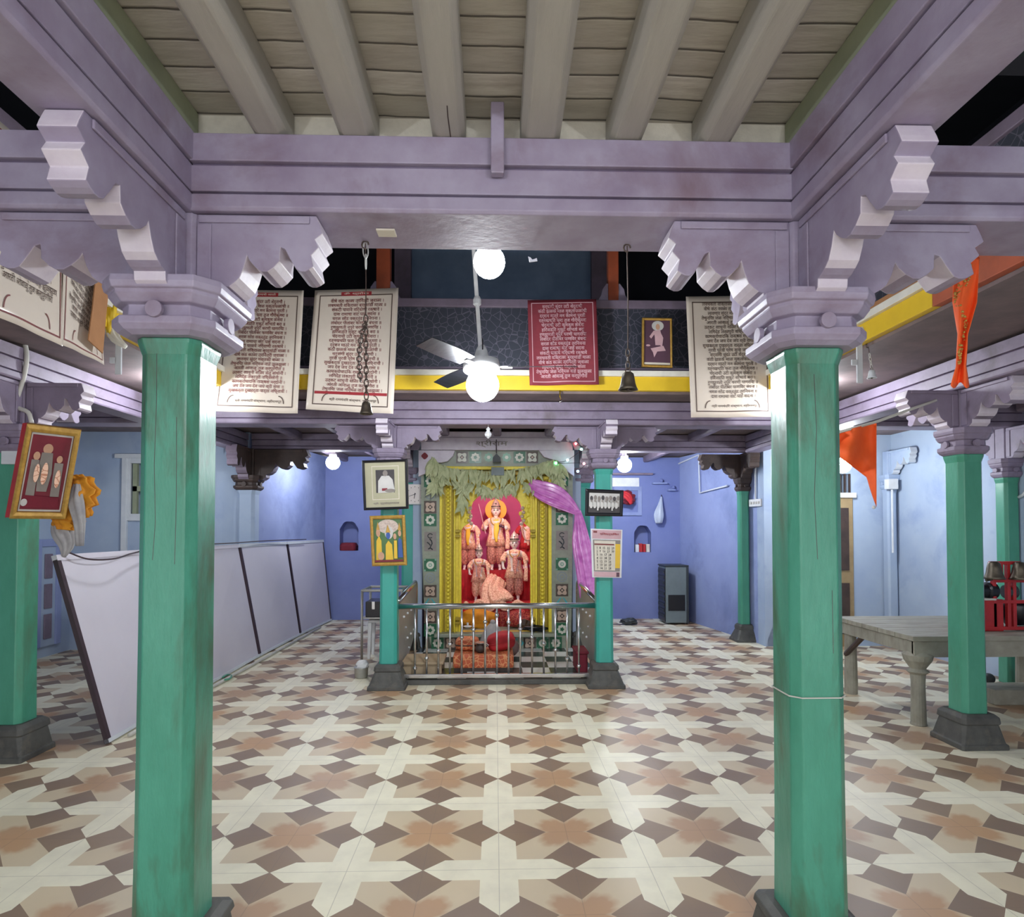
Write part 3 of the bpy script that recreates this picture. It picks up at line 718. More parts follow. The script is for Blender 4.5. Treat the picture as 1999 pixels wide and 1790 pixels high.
# ================================================================== BANNERS
aarti = ["जय देव जय देव जय श्री रामा", "सुखकर्ता दुखहर्ता वार्ता विघ्नाची", "नुरवी पुरवी प्रेम कृपा जयाची", "सर्वांगी सुंदर उटी शेंदुराची", "कंठी झळके माळ मुक्ताफळांची", "दर्शन मात्रे मन कामना पुरती",
         "रत्नखचित फरा तुज गौरीकुमरा", "चंदनाची उटी कुमकुम केशरा", "हिरेजडित मुकुट शोभतो बरा", "रुणझुणती नूपुरे चरणी घागरिया", "लंबोदर पीतांबर फणिवर बंधना", "सरळ सोंड वक्रतुंड त्रिनयना", "दास रामाचा वाट पाहे सदना", "संकटी पावावे निर्वाणी रक्षावे",
         "लवथवती विक्राळा ब्रह्मांडी माळा", "वीषे कंठ काळा त्रिनेत्री ज्वाळा", "लावण्य सुंदर मस्तकी बाळा", "तेथुनिया जळ निर्मळ वाहे झुळझुळा", "आरती ओवाळू तुज कर्पूरगौरा", "उत्कट साधुनी शिळा सेतू बांधोनी", "लिंगदेह लंकापुरी विध्वंसोनी", "कामक्रोधादिक राक्षस मर्दोनी"]
def arc_logo(t, f, mat, s0=.17, s1=.83, t0=.075, h=.065):
    n = 9
    for sx in (0, 1):
        mb = MB(); c = s0+.07 if sx == 0 else s1-.07; rings = []
        for k in range(n+1):
            a = PI*.5*k/n; x = c + (-1 if sx == 0 else 1)*.07*math.cos(a); y = t0+h*math.sin(a)
            x2 = c + (-1 if sx == 0 else 1)*.058*math.cos(a); y2 = t0+(h-.008)*math.sin(a)
            rings.append([f(x, y, .004), f(x2, y2, .004)])
        mb.loft(rings, cap=False, closed=False); build('printed_arc', mb, mat, t)
def verse_banner(label, quad, ink, lines, seed, head='श्री रामाची आरती', extra=None, foot='श्री राममंदिर संस्थान, श्रीरामपूर', inkhead='ink_red', left=True, tb=(.155, .955)):
    t, f = hanging_sheet(label, quad, 'vinyl', seed=seed, group=None, border=('ink_dark', .065, .009))
    g = lambda s, t_: f(s, t_, .005)
    if head:
        shapes_mesh('title_plate', t, f, [('r', .32, .945, .68, .978, inkhead)], .004)
        put_text('title_lettering', [head], lambda s, t_: f(s, t_, .0062), .35, .65, .95, .974, 'vinyl', t)
    r_ = random.Random(seed); ls = [(lines*2)[(k+seed*3) % len(lines)] + (' ॥' if k % 2 else ' ।') for k in range(21)]
    put_text('printed_verse', ls, g, .17, .86, tb[0], tb[1]-(.03 if head else 0), ink, t, align='CENTER')
    if extra:
        shapes_mesh('red_band', t, f, [('r', .085, .135, .92, .158, 'ink_red')], .004)
    if foot:
        arc_logo(t, f, 'ink_dark'); put_text('footer_lettering', [foot], g, .26, .8, .078, .108, 'ink_dark', t)
    return t, f
YBn = 5.085
verse_banner('cream verse banner nearest the left front column, brown text', (at(440, 566, YBn), at(593, 567, YBn), at(581, 807, YBn), at(412, 803, YBn)), 'ink', aarti, 1)
verse_banner('cream verse banner with red band, behind the long chained bell', (at(615, 567, YBn), at(778, 562, YBn), at(768, 808, YBn), at(597, 799, YBn)), 'ink', aarti[::-1], 2, 'ॐ श्लोक', extra=True)
verse_banner('cream verse banner with small dark text, beside the right front column', (at(1339, 579, YBn), at(1505, 577, YBn), at(1511, 814, YBn), at(1349, 815, YBn)), 'ink_dark', aarti[5:]+aarti[:5], 3, head=None)
t, f = hanging_sheet('dark red verse cloth with pale writing hung on the gallery railing', (at(1030, 586, YBn), at(1164, 584, YBn), at(1169, 751, YBn), at(1034, 752, YBn)), 'vinyl_red', name='verse_cloth', cat='cloth', seed=4, ripple=.014, border=('ink_pale', .05, .008))
put_text('written_verse', [l for l in aarti[3:19]], lambda s, t_: f(s, t_, .005), .1, .9, .07, .95, 'ink_pale', t)
# banners along the left gallery
XB = -2.13
def atX(u, v, X=XB): return atx(u, v, X)
q1 = (Vector((XB, 2.62, 3.15)), Vector((XB+.01, 3.02, 3.14)), atX(122, 676), atX(-30, 606))
q1 = (Vector((XB, q1[3].y, 3.15)), Vector((XB, q1[2].y, 3.14)), q1[2], q1[3])
a = atX(206, 712); b = atX(118, 672)
q2 = (Vector((XB+.015, b.y, 3.12)), Vector((XB+.03, atX(184, 545).y, atX(184, 545).z)), a, b)
for nm, q, lb, sd in (('a', q1, 'cream verse banner at the left picture edge, sloping along the left gallery', 5), ('b', q2, 'cream verse banner glaring with lamp light, along the left gallery beside the cardboard', 6)):
    t, f = hanging_sheet(lb, q, 'vinyl', seed=sd, ripple=.008, nrm=Vector((1, 0, 0)), border=('ink', .05, .01))
    put_text('printed_verse', [l for l in aarti[sd:sd+14]], lambda s, t_: f(s, t_, .005), .12, .88, .2, .93, 'ink_dark', t)
    arc_logo(t, f, 'ink', .2, .8, .06, .08)
# cardboard strip
cq = [atx(u, v, XB+.05) for u, v in ((186, 545), (212, 560), (206, 620), (200, 690), (172, 664), (180, 600))]
mb = MB(); mb._f([mb.bm.verts.new(p) for p in cq]); o = build('cardboard_strip', mb, 'card', solid=.006)
tag(o, 'brown cardboard strip hanging beside the glaring cream banner at left', 'cardboard')
# yellow plastic flower garland & white hooks at left
def blob_cloth(label, name, cat, P0, rx, ry, rz, mat, seed, part='cloth', lumps=9):
    t = thing(name, label, cat, P0); mb = MB(); r_ = random.Random(seed)
    bm = mb.bm; bmesh.ops.create_icosphere(bm, subdivisions=4, radius=1)
    off = Vector((seed*3.1, seed, 0))
    for v in bm.verts:
        n1 = noise.noise(v.co*1.6+off); n2 = noise.noise(v.co*4+off); k = 1+.35*n1+.18*n2
        v.co = Vector((v.co.x*rx*k, v.co.y*ry*k, v.co.z*rz*k)) + Vector(P0)
    build(part, mb, mat, t, smooth=True); return t
p = atx(216, 620, -2.2); t = blob_cloth('crumpled bright yellow cloth tied at the corner of the left gallery', 'yellow_cloth', 'cloth', p, .03, .04, .11, 'yellow', 3)
build('cloth_tail', MB().loft(pleat(lerp_path([p+Vector((0,0,-.05)), p+Vector((.03,0,-.12)), p+Vector((.09,0,-.17))], 6), lerpv([.03,.025,.012], 6), lerpv([.015,.012,.006], 6), 5, .25)), 'white_strip', t, smooth=True)
def hook_rod(label, u, v0, v1, Y, X=None):
    a, b = at(u, v0, Y), at(u, v1, Y); t = thing('hanging_rod', label, 'rod', b)
    w_ = .018
    build('rod', MB().box(a.x-w_, a.x+w_, a.y-.006, a.y+.006, b.z, a.z), 'white_paint', t, bevel=.003)
    zc = (a.z*.45+b.z*.55)
    build('cross_tab', MB().box(a.x-.05, a.x-.01, a.y-.006, a.y+.006, zc-.015, zc+.02), 'white_paint', t, bevel=.003)
    build('hook', MB().tube([a+Vector((0,0,.0)), a+Vector((.0,0,.05)), a+Vector((.02,0,.07)), a+Vector((.03,0,.05))], .004, 6), 'white_paint', t)
hook_rod('white rod with a cross tab hanging under the left gallery corner', 232, 672, 731, 3.7)
hook_rod('white rod with a cross tab hanging under the yellow edge of the right gallery', 1677, 660, 748, 3.75)

# ================================================================== BELLS
def bell_profile(h): return [(.012*h/.07, h), (.2*h, h*.98), (.30*h, h*.9), (.36*h, h*.6), (.40*h, h*.35), (.47*h, h*.12), (.55*h, 0), (.50*h, .0), (.42*h, h*.14)]
def chain_mesh(pts, lr, wr):
    mb = MB(); pts = [Vector(p) for p in pts]
    for i, (a, b) in enumerate(zip(pts, pts[1:])):
        m = (a+b)/2; d = (b-a); L = d.length/2*1.35; d.normalize(); sd = (Vector((1,0,0)) if i % 2 == 0 else Vector((0,1,0)))
        ring = [m+d*math.cos(2*PI*k/14)*L+sd*math.sin(2*PI*k/14)*lr for k in range(15)]
        mb.tube(ring, wr, 6, cap=False)
    return mb
def bell(label, top, bot, h, chain_mat='iron', mat='bronze', wire_frac=.3, double=None, n=None):
    top, bot = Vector(top), Vector(bot)
    t = thing('hanging_bell', label, 'bell', bot)
    build('bell_body', MB().lathe(bot, bell_profile(h), 26, cap=False), mat, t, smooth=True, solid=.003)
    build('clapper', MB().lathe(bot, [(.002, h*.8), (.003, h*.1), (h*.1, h*.05), (h*.1, -h*.05), (.002, -h*.1)], 12), 'iron', t, smooth=True)
    build('crown_ring', MB().tube([bot+Vector((math.cos(a_)*h*.14, 0, h*1.1+math.sin(a_)*h*.16)) for a_ in [2*PI*k/12 for k in range(13)]], h*.035, 6), 'iron', t)
    s = bot+Vector((0,0,h*1.25)); w0 = s.lerp(top, 1-wire_frac); L = (w0-s).length; n = n or max(3, int(L/.022))
    build('chain', chain_mesh([s.lerp(w0, k/n) for k in range(n+1)], .007, .0022), chain_mat, t, smooth=True)
    build('wire', MB().tube([w0, w0.lerp(top, .5)+Vector((.002,0,0)), top], .0022, 6), 'iron', t)
    build('ceiling_hook', MB().tube([top+Vector((math.cos(a_)*.012, 0, -.008+math.sin(a_)*.014)) for a_ in [2*PI*k/10 for k in range(9)]], .003, 6), 'iron', t)
    return t
Yb = 2.2
ta, ba = at(713, 474, Yb), at(715, 808, Yb); ta.z = 2.405
t = bell('small bronze bell on a long looped chain in front of the cream banners', ta, ba, .042, wire_frac=.47)
pts = [at(u, v, Yb-.01) for u, v in ((713, 632), (707, 650), (703, 675), (701, 700), (702, 722), (704, 744))]
pts = lerp_path(pts, 14); build('spare_chain', chain_mesh(pts, .008, .0022), 'iron', t, smooth=True)
build('upper_links', chain_mesh([at(713, 478, Yb), at(714, 500, Yb), at(714, 522, Yb)], .009, .0022), 'steel_dull', t, smooth=True)
ta, ba = at(1224, 470, Yb), at(1226, 761, Yb); ta.z = 2.405
bell('grey bronze bell on a wire in front of the small framed print at right', ta, ba, .062, wire_frac=.85)
ta, ba = at(1694, 672, 3.8), at(1702, 738, 3.8); bell('tiny pale bell hanging under the yellow gallery edge at right', ta, ba, .05, 'pvc', 'white_paint', .4)
# hooks under the rear beam edge
o = build('hanging_hook', MB().tube([at(1093, 762, 5.17), at(1093, 775, 5.12), at(1096, 782, 5.0), at(1092, 786, 5.0)], .006, 6), 'steel', smooth=True); tag(o, 'small pale hook hanging below the yellow gallery edge right of the lamp', 'hook')
# paper patch & scrap on the beam underside
a, b = at(737, 447, 2.13), at(773, 462, 2.13)
o = build('paper_scrap', MB().box(a.x, b.x, 2.1, 2.15, 2.402, 2.4085), 'paper', bevel=.001); tag(o, 'cream paper scrap stuck under the front beam near the chained bell', 'paper')
p = at(1040, 506, 2.3); mb = MB(); mb._f([mb.bm.verts.new(at(u, v, 2.3)) for u, v in ((1031, 501), (1036, 503), (1039, 507), (1048, 504), (1049, 510), (1034, 512))])
o = build('paper_scrap', mb, 'white_paint', solid=.003); tag(o, 'scrap of white paper dangling below the front beam right of the lamp', 'paper')

# ================================================================== PICTURES
def framed(label, quad, fs, ft, depth, fmat, shapes, mount='paper', name='framed_picture', cat='picture', extra=None, back='card'):
    f, n = bil(*quad); c = f(.5, 0)
    t = thing(name, label, cat, c)
    mb = MB(); rr = [[f(0,0,o_), f(1,0,o_), f(1,1,o_), f(0,1,o_)] for o_ in (-depth*.2, depth*.35)]
    mb.loft(rr); build('backing_board', mb, mount, t)
    box_frame('frame', t, f, 0, 1, 0, 1, fs, ft, -depth*.25, depth, fmat)
    shapes_mesh('print', t, f, shapes, depth*.35+.001)
    return t, f
Yp = 5.49
t, f = framed('black framed portrait of a seated person in white, left of the wall clock', (at(707, 899, Yp-.04), at(796, 896, Yp-.04), at(798, 993, Yp), at(711, 996, Yp)), .055, .05, .028, 'black',
    [('r', .2, .2, .8, .88, 'paper'), ('r', .215, .215, .785, .865, 'photo_cream'), ('r', .29, .34, .7, .8, 'photo_dark'), ('p', [(.33, .34), (.68, .34), (.7, .4), (.66, .6), (.58, .68), (.42, .68), (.34, .58)], 'photo_white'), ('e', .5, .73, .055, .06, 'photo_grey'),
     ('r', .42, .38, .54, .43, 'vinyl_red'), ('e', .6, .38, .12, .035, 'photo_grey')], 'photo_cream')
put_text('caption', ['श्री. पुरुषोत्तमदास'], lambda s, t_: f(s, t_, .0145), .22, .8, .1, .155, 'photo_grey', t)
framed('gilt framed print of four standing figures in yellow and blue, below the black portrait', (at(722, 1007, Yp-.02), at(791, 1005, Yp-.02), at(795, 1103, Yp), at(727, 1105, Yp)), .09, .07, .03, 'gilt',
    [('r', .1, .08, .9, .92, 'print_green'), ('e', .5, .78, .3, .14, 'silver'), ('e', .52, .66, .12, .13, 'photo_white'), ('p', [(.13, .12), (.3, .12), (.3, .5), (.24, .6), (.16, .5)], 'print_yellow'), ('e', .22, .66, .06, .08, 'flesh'), ('p', [(.17, .72), (.27, .72), (.22, .88)], 'gilt'),
     ('p', [(.4, .12), (.62, .12), (.6, .42), (.5, .5), (.42, .42)], 'print_yellow'), ('e', .5, .6, .06, .07, 'print_blue'), ('p', [(.43, .66), (.57, .66), (.5, .82)], 'gilt'), ('p', [(.64, .14), (.74, .14), (.74, .5), (.66, .5)], 'print_yellow'), ('e', .69, .58, .045, .06, 'flesh'),
     ('p', [(.76, .16), (.9, .16), (.88, .5), (.82, .56), (.78, .5)], 'print_blue'), ('e', .83, .64, .045, .06, 'flesh'), ('p', [(.78, .7), (.88, .7), (.83, .86)], 'gilt'), ('e', .28, .2, .09, .08, 'flesh'), ('r', .1, .08, .9, .12, 'vinyl_red')], 'print_green')
framed('black framed monochrome photograph of a group, on the right shrine column above the calendar', (at(1143, 954, Yp-.02), at(1217, 957, Yp-.02), at(1215, 1008, Yp), at(1142, 1007, Yp)), .075, .13, .022, 'black',
    [('r', .1, .2, .9, .86, 'photo_white'), ('r', .1, .2, .9, .36, 'photo_dark')] + [('e', .16+.1*k, .66+.03*(k % 2), .04, .09, 'photo_dark' if k % 3 == 0 else 'photo_grey') for k in range(8)] +
    [('e', .15+.095*k, .42, .045, .13, 'photo_white') for k in range(8)] + [('e', .15+.095*k, .57, .022, .04, 'photo_grey') for k in range(8)] + [('r', .3, .22, .34, .34, 'photo_white'), ('r', .68, .22, .72, .34, 'photo_white')], 'photo_dark')
framed('small gilt framed print of a haloed pale figure, standing on the gallery edge', (at(1253, 621, 5.14), at(1311, 622, 5.14), at(1312, 719, 5.16), at(1252, 717, 5.16)), .07, .05, .03, 'gilt',
    [('r', .08, .06, .92, .94, 'print_purple'), ('r', .08, .06, .92, .1, 'paper'), ('e', .52, .84, .2, .1, 'photo_white'), ('e', .52, .82, .07, .06, 'flesh'), ('p', [(.38, .74), (.6, .76), (.66, .6), (.6, .45), (.44, .45), (.42, .62)], 'ink_pale'), ('p', [(.24, .62), (.38, .74), (.42, .68), (.3, .58)], 'ink_pale'),
     ('p', [(.6, .72), (.7, .6), (.66, .42), (.6, .44)], 'ink_pale'), ('p', [(.28, .38), (.7, .44), (.78, .34), (.5, .32), (.4, .2), (.36, .3)], 'ink_pale'), ('e', .2, .44, .07, .02, 'ink_pale')], 'print_purple')
# tilted gilt picture on the outer left column
tl, tr, br, bl = at(53, 825, 3.52), at(159, 838, 3.66), at(128, 1011, 3.78), at(18, 1010, 3.66)
t, f = framed('large gilt picture of dressed idols on dark red, tilted, hung on the left outer column', (tl, tr, br, bl), .11, .075, .03, 'gilt',
    [('r', .12, .08, .88, .92, 'photo_white'), ('r', .145, .1, .855, .9, 'print_red'), ('e', .46, .76, .09, .055, 'flesh'), ('p', [(.36, .72), (.56, .72), (.6, .5), (.56, .3), (.38, .3), (.34, .5)], 'photo_grey'), ('e', .28, .68, .06, .045, 'flesh'), ('p', [(.2, .64), (.34, .64), (.36, .2), (.2, .2)], 'photo_grey'),
     ('e', .7, .66, .055, .04, 'flesh'), ('p', [(.62, .62), (.78, .62), (.8, .25), (.64, .25)], 'photo_grey'), ('p', [(.16, .12), (.84, .12), (.8, .24), (.18, .26)], 'maroon'), ('e', .2, .18, .06, .04, 'photo_white'), ('e', .33, .5, .05, .1, 'peach'), ('e', .72, .45, .05, .1, 'peach'), ('e', .47, .5, .06, .12, 'peach')], 'print_red')
mb = MB(); n_ = Vector((-.9, .42, 0)).normalized()
e = .042
mb.loft([[f(0,0,0), f(0,1,0), f(0,1,0)+n_*e, f(0,0,0)+n_*e], [f(.03,0,0), f(.03,1,0), f(.03,1,0)+n_*e, f(.03,0,0)+n_*e]]); o = build('side_rim', mb, 'red', t); o['label'] = 'red painted side of the frame'
# calendar
f, n = bil(at(1153, 1032, 5.52), at(1215, 1034, 5.52), at(1213, 1128, 5.53), at(1156, 1127, 5.53)); t = thing('wall_calendar', 'paper wall calendar with pink head and yellow column, on the right shrine column', 'calendar', f(.5, 0))
build('page', MB().grid(lambda s, t_: f(s, t_), 4, 6), 'white_plastic', t, solid=.003)
sh = [('r', .04, .8, .96, .98, 'ink_pale'), ('r', .08, .92, .2, .96, 'ink'), ('r', .06, .13, .94, .78, 'photo_grey'), ('r', .1, .15, .78, .76, 'paper'), ('r', .78, .2, .94, .7, 'print_yellow'), ('r', .1, .67, .74, .7, 'ink'), ('r', .06, .02, .94, .12, 'ink_pale'), ('r', .82, .02, .92, .11, 'print_purple')]
shapes_mesh('printed_grid', t, f, sh, .003)
put_text('calendar_heading', ['दिनदर्शिका'], lambda s, t_: f(s, t_, .012), .28, .88, .87, .93, 'ink_red', t)
put_text('calendar_numbers', ['1  8  15  22  29', '2  9  16  23  30', '3  10  17  24', '4  11  18  25', '5  12  19  26', '6  13  20  27', '7  14  21  28'], lambda s, t_: f(s, t_, .012), .16, .74, .17, .64, 'ink_black', t, align='LEFT')
# wall clock on the inner left column
f, n = bil(at(791, 945, 7.28), at(830, 945, 7.28), at(830, 985, 7.28), at(791, 985, 7.28)); t = thing('wall_clock', 'white rounded square wall clock half hidden behind the black portrait', 'clock', f(.5, 0))
def rsq(r, k=6, s=.5):
    pts = []
    for cx, cy, a0 in ((1-r, r, -PI/2), (1-r, 1-r, 0), (r, 1-r, PI/2), (r, r, PI)):
        for j in range(k+1): a_ = a0+PI/2*j/k; pts.append((cx+math.cos(a_)*r, cy+math.sin(a_)*r))
    return pts
mb = MB(); P_ = rsq(.2); mb.loft([[f(x, y, -.02) for x, y in P_], [f(x, y, .02) for x, y in P_], [f(.5+(x-.5)*.96, .5+(y-.5)*.96, .03) for x, y in P_]]); build('clock_case', mb, 'white_plastic', t, smooth=False)
mb = MB(); mb._f([mb.bm.verts.new(f(.5+(x-.5)*.9, .5+(y-.5)*.9, .031)) for x, y in P_]); build('clock_face', mb, 'marble', t)
mb = MB()
for k in range(12):
    a_ = k*PI/6; x, y = .5+.36*math.sin(a_), .5+.36*math.cos(a_); mb._f([mb.bm.verts.new(f(x+dx, y+dy, .033)) for dx, dy in ((-.018,-.025),(.018,-.025),(.018,.025),(-.018,.025))])
build('hour_marks', mb, 'photo_grey', t)
for nm, ang, L_, w_ in (('hour_hand', math.radians(190), .22, .022), ('minute_hand', math.radians(250), .34, .014)):
    dx, dy = math.sin(ang), math.cos(ang); mb = MB(); mb._f([mb.bm.verts.new(f(.5+x*dy*1+y*dx, .5-x*dx+y*dy, .035)) for x, y in ((-w_, -.06), (w_, -.06), (w_*.6, L_), (-w_*.6, L_))]); build(nm, mb, 'black', t)

# ================================================================== LEANING WHITE BOARDS
ys = [4.16, 5.52, 6.92, 8.28, 9.6]; xb = [-2.50, -2.53, -2.55, -2.53, -2.47]; xt = [-2.86, -2.83, -2.79, -2.72, -2.60]
names = ['nearest white partition board leaning on the left, dark edge towards the viewer', 'second white partition board from the front, mostly behind the left green column', 'third white partition board from the front, between two dark edges', 'farthest white partition board leaning by the rear wall niche']
for i in range(4):
    y0, y1 = ys[i]+.01, ys[i+1]-.01; B0, B1 = Vector((xb[i], y0, .012)), Vector((xb[i+1], y1, .012)); T0, T1 = Vector((xt[i], y0, 1.225)), Vector((xt[i+1], y1, 1.225))
    nn = (B1-B0).cross(T0-B0).normalized(); nn = nn if nn.x > 0 else -nn
    t = thing('partition_board', names[i], 'board', (B0+B1)/2, 'leaning white partition boards')
    def q(s, t_, o_): return (B0*(1-s)+B1*s)*(1-t_) + (T0*(1-s)+T1*s)*t_ + nn*o_
    def slab(s0, s1, t0, t1, o0, o1): return MB().loft([[q(s0,t0,o_), q(s1,t0,o_), q(s1,t1,o_), q(s0,t1,o_)] for o_ in (o0, o1)])
    build('panel', slab(.012, .988, .006, .97, -.02, 0), 'board', t)
    build('edge_strip', slab(0, .026, 0, .975, -.024, .006), 'trim_dark', t)
    if i == 3: build('edge_strip', slab(.975, 1, 0, .975, -.024, .006), 'trim_dark', t)
    build('top_strip', slab(0, 1, .97, 1.0, -.026, .008), 'board' if i < 2 else 'white_paint', t)
    build('bottom_strip', slab(0, 1, 0, .02, -.022, .01), 'white_paint', t)
o = build('plastic_pipe', MB().tube([(-2.44, 4.3, .02), (-2.46, 5.6, .02), (-2.45, 7.2, .02), (-2.44, 8.9, .02)], .014, 8), 'pvc', smooth=True); tag(o, 'pale plastic pipe lying on the floor along the foot of the white boards', 'pipe')
o = build('loose_wire', MB().tube(lerp_path([(-2.80, 4.2, 1.245), (-2.76, 4.35, 1.19), (-2.74, 4.6, 1.18), (-2.77, 4.9, 1.21), (-2.78, 5.4, 1.245), (-2.74, 6.6, 1.245), (-2.72, 7.6, 1.25), (-2.62, 8.8, 1.245)], 40), .006, 6), 'trim_dark', smooth=True); tag(o, 'dark loose wire trailing along the top of the white boards', 'wire')
pts = [fl(u, v, .03) for u, v in ((435, 1322), (444, 1317), (452, 1319), (448, 1325), (438, 1327))]
o = build('pipe_clip', MB().tube(lerp_path(pts, 12), .008, 6), 'green', smooth=True); tag(o, 'small greenish hook lying by the pipe near the white boards', 'clip')

# ================================================================== LEFT AISLE
p = at(146, 960, 3.85)
t = thing('hanging_cloth_bundle', 'marigold yellow cloth bundled with a grey rag, hanging beside the tilted picture', 'cloth', at(140, 1080, 3.85))
pth = lerp_path([at(146, 932, 3.85), at(154, 955, 3.84), at(146, 985, 3.84), at(130, 1010, 3.85), at(126, 1034, 3.85)], 30)
build('yellow_cloth', MB().loft(pleat(pth, [a_*(1+.16*math.sin(i*1.7)) for i, a_ in enumerate(lerpv([.03, .09, .09, .075, .05], 30))], [a_*(1+.25*math.sin(i*1.3+1)) for i, a_ in enumerate(lerpv([.03, .05, .05, .05, .02], 30))], 9, .34, 1)), 'mango', t, smooth=True)
pth = lerp_path([at(150, 945, 3.8), at(148, 980, 3.79), at(154, 1020, 3.8), at(155, 1066, 3.8)], 12)
build('grey_cloth', MB().loft(pleat(pth, lerpv([.015, .035, .03, .022], 12), lerpv([.015, .03, .02, .012], 12), 5, .3, 2)), 'grey_cloth', t, smooth=True)
pth = lerp_path([at(117, 1005, 3.86), at(119, 1035, 3.86), at(128, 1062, 3.86), at(124, 1087, 3.86)], 12)
build('grey_cloth', MB().loft(pleat(pth, lerpv([.03, .055, .045, .01], 12), lerpv([.02, .03, .02, .008], 12), 6, .3, 3)), 'grey_cloth', t, smooth=True)
build('peg', MB().tube([at(148, 934, 3.85), at(140, 925, 3.97)], .008, 6), 'iron', t)
pts = [at(u, v, 3.9) for u, v in ((44, 655), (52, 690), (48, 730), (33, 780), (34, 795), (55, 805), (62, 826))]
o = build('conduit_pipe', MB().tube(lerp_path(pts, 30), .013, 8), 'pvc', smooth=True); tag(o, 'bent cream conduit pipe running down above the tilted picture', 'pipe')
# white board strip across the outer column
a, b = at(-6, 905, 3.86), at(40, 872, 3.86)
o = build('paper_band', MB().box(a.x, b.x, 3.89, 3.905, a.z, b.z), 'white_paint', bevel=.002); tag(o, 'white band wrapped on the left outer column behind the tilted picture', 'band')
# window in the facing left wall
def win_frame(name, a, b, Y, fw, mat, label, cat, kind='structure'):
    mb = MB(); x0, x1, z0, z1 = a.x, b.x, a.z, b.z
    for bx in ((x0-fw, x0, z0-fw, z1+fw), (x1, x1+fw, z0-fw, z1+fw), (x0, x1, z1, z1+fw), (x0, x1, z0-fw, z0)): mb.box(bx[0], bx[1], Y-.03, Y+.02, bx[2], bx[3])
    return struct(name, mb, mat, bevel=.004)
win_frame('window_1', at(256, 1003, YF), at(330, 905, YF), YF, .08, 'white_paint', '', '')
mb = MB().box(wa.x, wa.x+.05, YF+.02, YF+.06, wa.z, wb.z).box(wa.x, wb.x, YF+.02, YF+.06, (wa.z+wb.z)/2-.03, (wa.z+wb.z)/2+.03)
struct('window_2', mb, 'joist_green')
a, b = at(238, 1140, YF), at(252, 895, YF)
struct('trim_9', MB().box(a.x, b.x, YF-.045, YF, a.z, b.z).box(a.x-.08, b.x+.9, YF-.05, YF, b.z, b.z+.05), 'white_paint', bevel=.004)
# recessed panelled shutter on the left side wall
a, b = atx(70, 1255, WL), atx(104, 1060, WL)
y0, y1, z0, z1 = min(a.y, b.y), max(a.y, b.y), .12, 1.2
t = thing('wall_shutter', 'low grey-blue panelled shutter in a frame on the far left wall', 'shutter', (WL, (y0+y1)/2, z0))
fx = WL+.03
mb = MB()
for c in ((y0-.08, y0, z0, z1+.08), (y1, y1+.08, z0, z1+.08), (y0, y1, z1, z1+.08)): mb.box(WL, fx+.02, *c)
build('frame', mb, 'blue', t, bevel=.004)
build('panel', MB().box(WL, fx, y0, y1, z0, z1), 'blue_pale', t)
mb = MB()
for k in range(3): zz = z0+.08+k*(z1-z0-.1)/3; mb.box(fx, fx+.015, y0+.06, y1-.06, zz, zz+(z1-z0-.1)/3-.06)
build('raised_panel', mb, 'mauve_grey', t, bevel=.006)

# ================================================================== REAR ROOM
# niche contents
a, b = at(1240, 1077, YB+.1), at(1270, 1060, YB+.1)
zf = NR[0][1]
for i, (u0, u1, vv, m, lb) in enumerate(((1240, 1247, 1063, 'white_plastic', 'white box at the left end of the right wall niche'), (1247, 1254, 1061, 'red', 'red box in the middle of the right wall niche'), (1255, 1260, 1062, 'red_cloth', 'narrow red packet in the right wall niche'), (1261, 1268, 1062, 'paper', 'white packet at the right end of the right wall niche'))):
    p, q = at(u0, 1077, YB+.08), at(u1, vv, YB+.08)
    o = build('small_box', MB().box(p.x, q.x-.004, YB+.05, YB+.12, zf, q.z), m, bevel=.003); tag(o, lb, 'box')
zf = NL[0][1]; p = at(681, 1070, YB+.1)
tag(build('folded_cloth', MB().loft([chamf(.12, .03, zf, p.x, YB+.11), chamf(.125, .03, zf+.07, p.x, YB+.11), chamf(.1, .03, zf+.12, p.x, YB+.11)]), 'maroon', bevel=.01), 'dark maroon cloth lying in the left wall niche', 'cloth')
# plastic bag hung on a nail
t = thing('hanging_bag', 'white plastic bag hanging from a nail on the rear wall beside the niche', 'bag', at(1286, 1022, YB-.08))
pth = lerp_path([at(1291, 970, YB-.05), at(1289, 985, YB-.08), at(1286, 1005, YB-.09), at(1286, 1021, YB-.08)], 12)
build('bag_body', MB().loft(pleat(pth, lerpv([.012, .035, .075, .05], 12), lerpv([.012, .03, .06, .04], 12), 8, .12, 1)), 'bag', t, smooth=True)
build('nail', MB().tube([at(1291, 968, YB-.06), at(1291, 966, YB)], .006, 6), 'iron', t)
# red cloth bundle on the wall
t = blob_cloth('maroon and red cloth bundle hung on the rear wall behind the monochrome photograph', 'cloth_bundle', 'cloth', at(1222, 972, YB-.14), .14, .08, .1, 'maroon', 5)
build('red_fold', MB().loft(pleat(lerp_path([at(1214, 962, YB-.2), at(1226, 970, YB-.22), at(1232, 984, YB-.2)], 8), lerpv([.03, .05, .02], 8), lerpv([.03, .04, .02], 8), 5, .25)), 'red_cloth', t, smooth=True)
p = at(1222, 966, YB); build('nail', MB().tube([(p.x, YB+.001, p.z), (p.x, YB-.16, p.z)], .008, 6), 'iron', t)
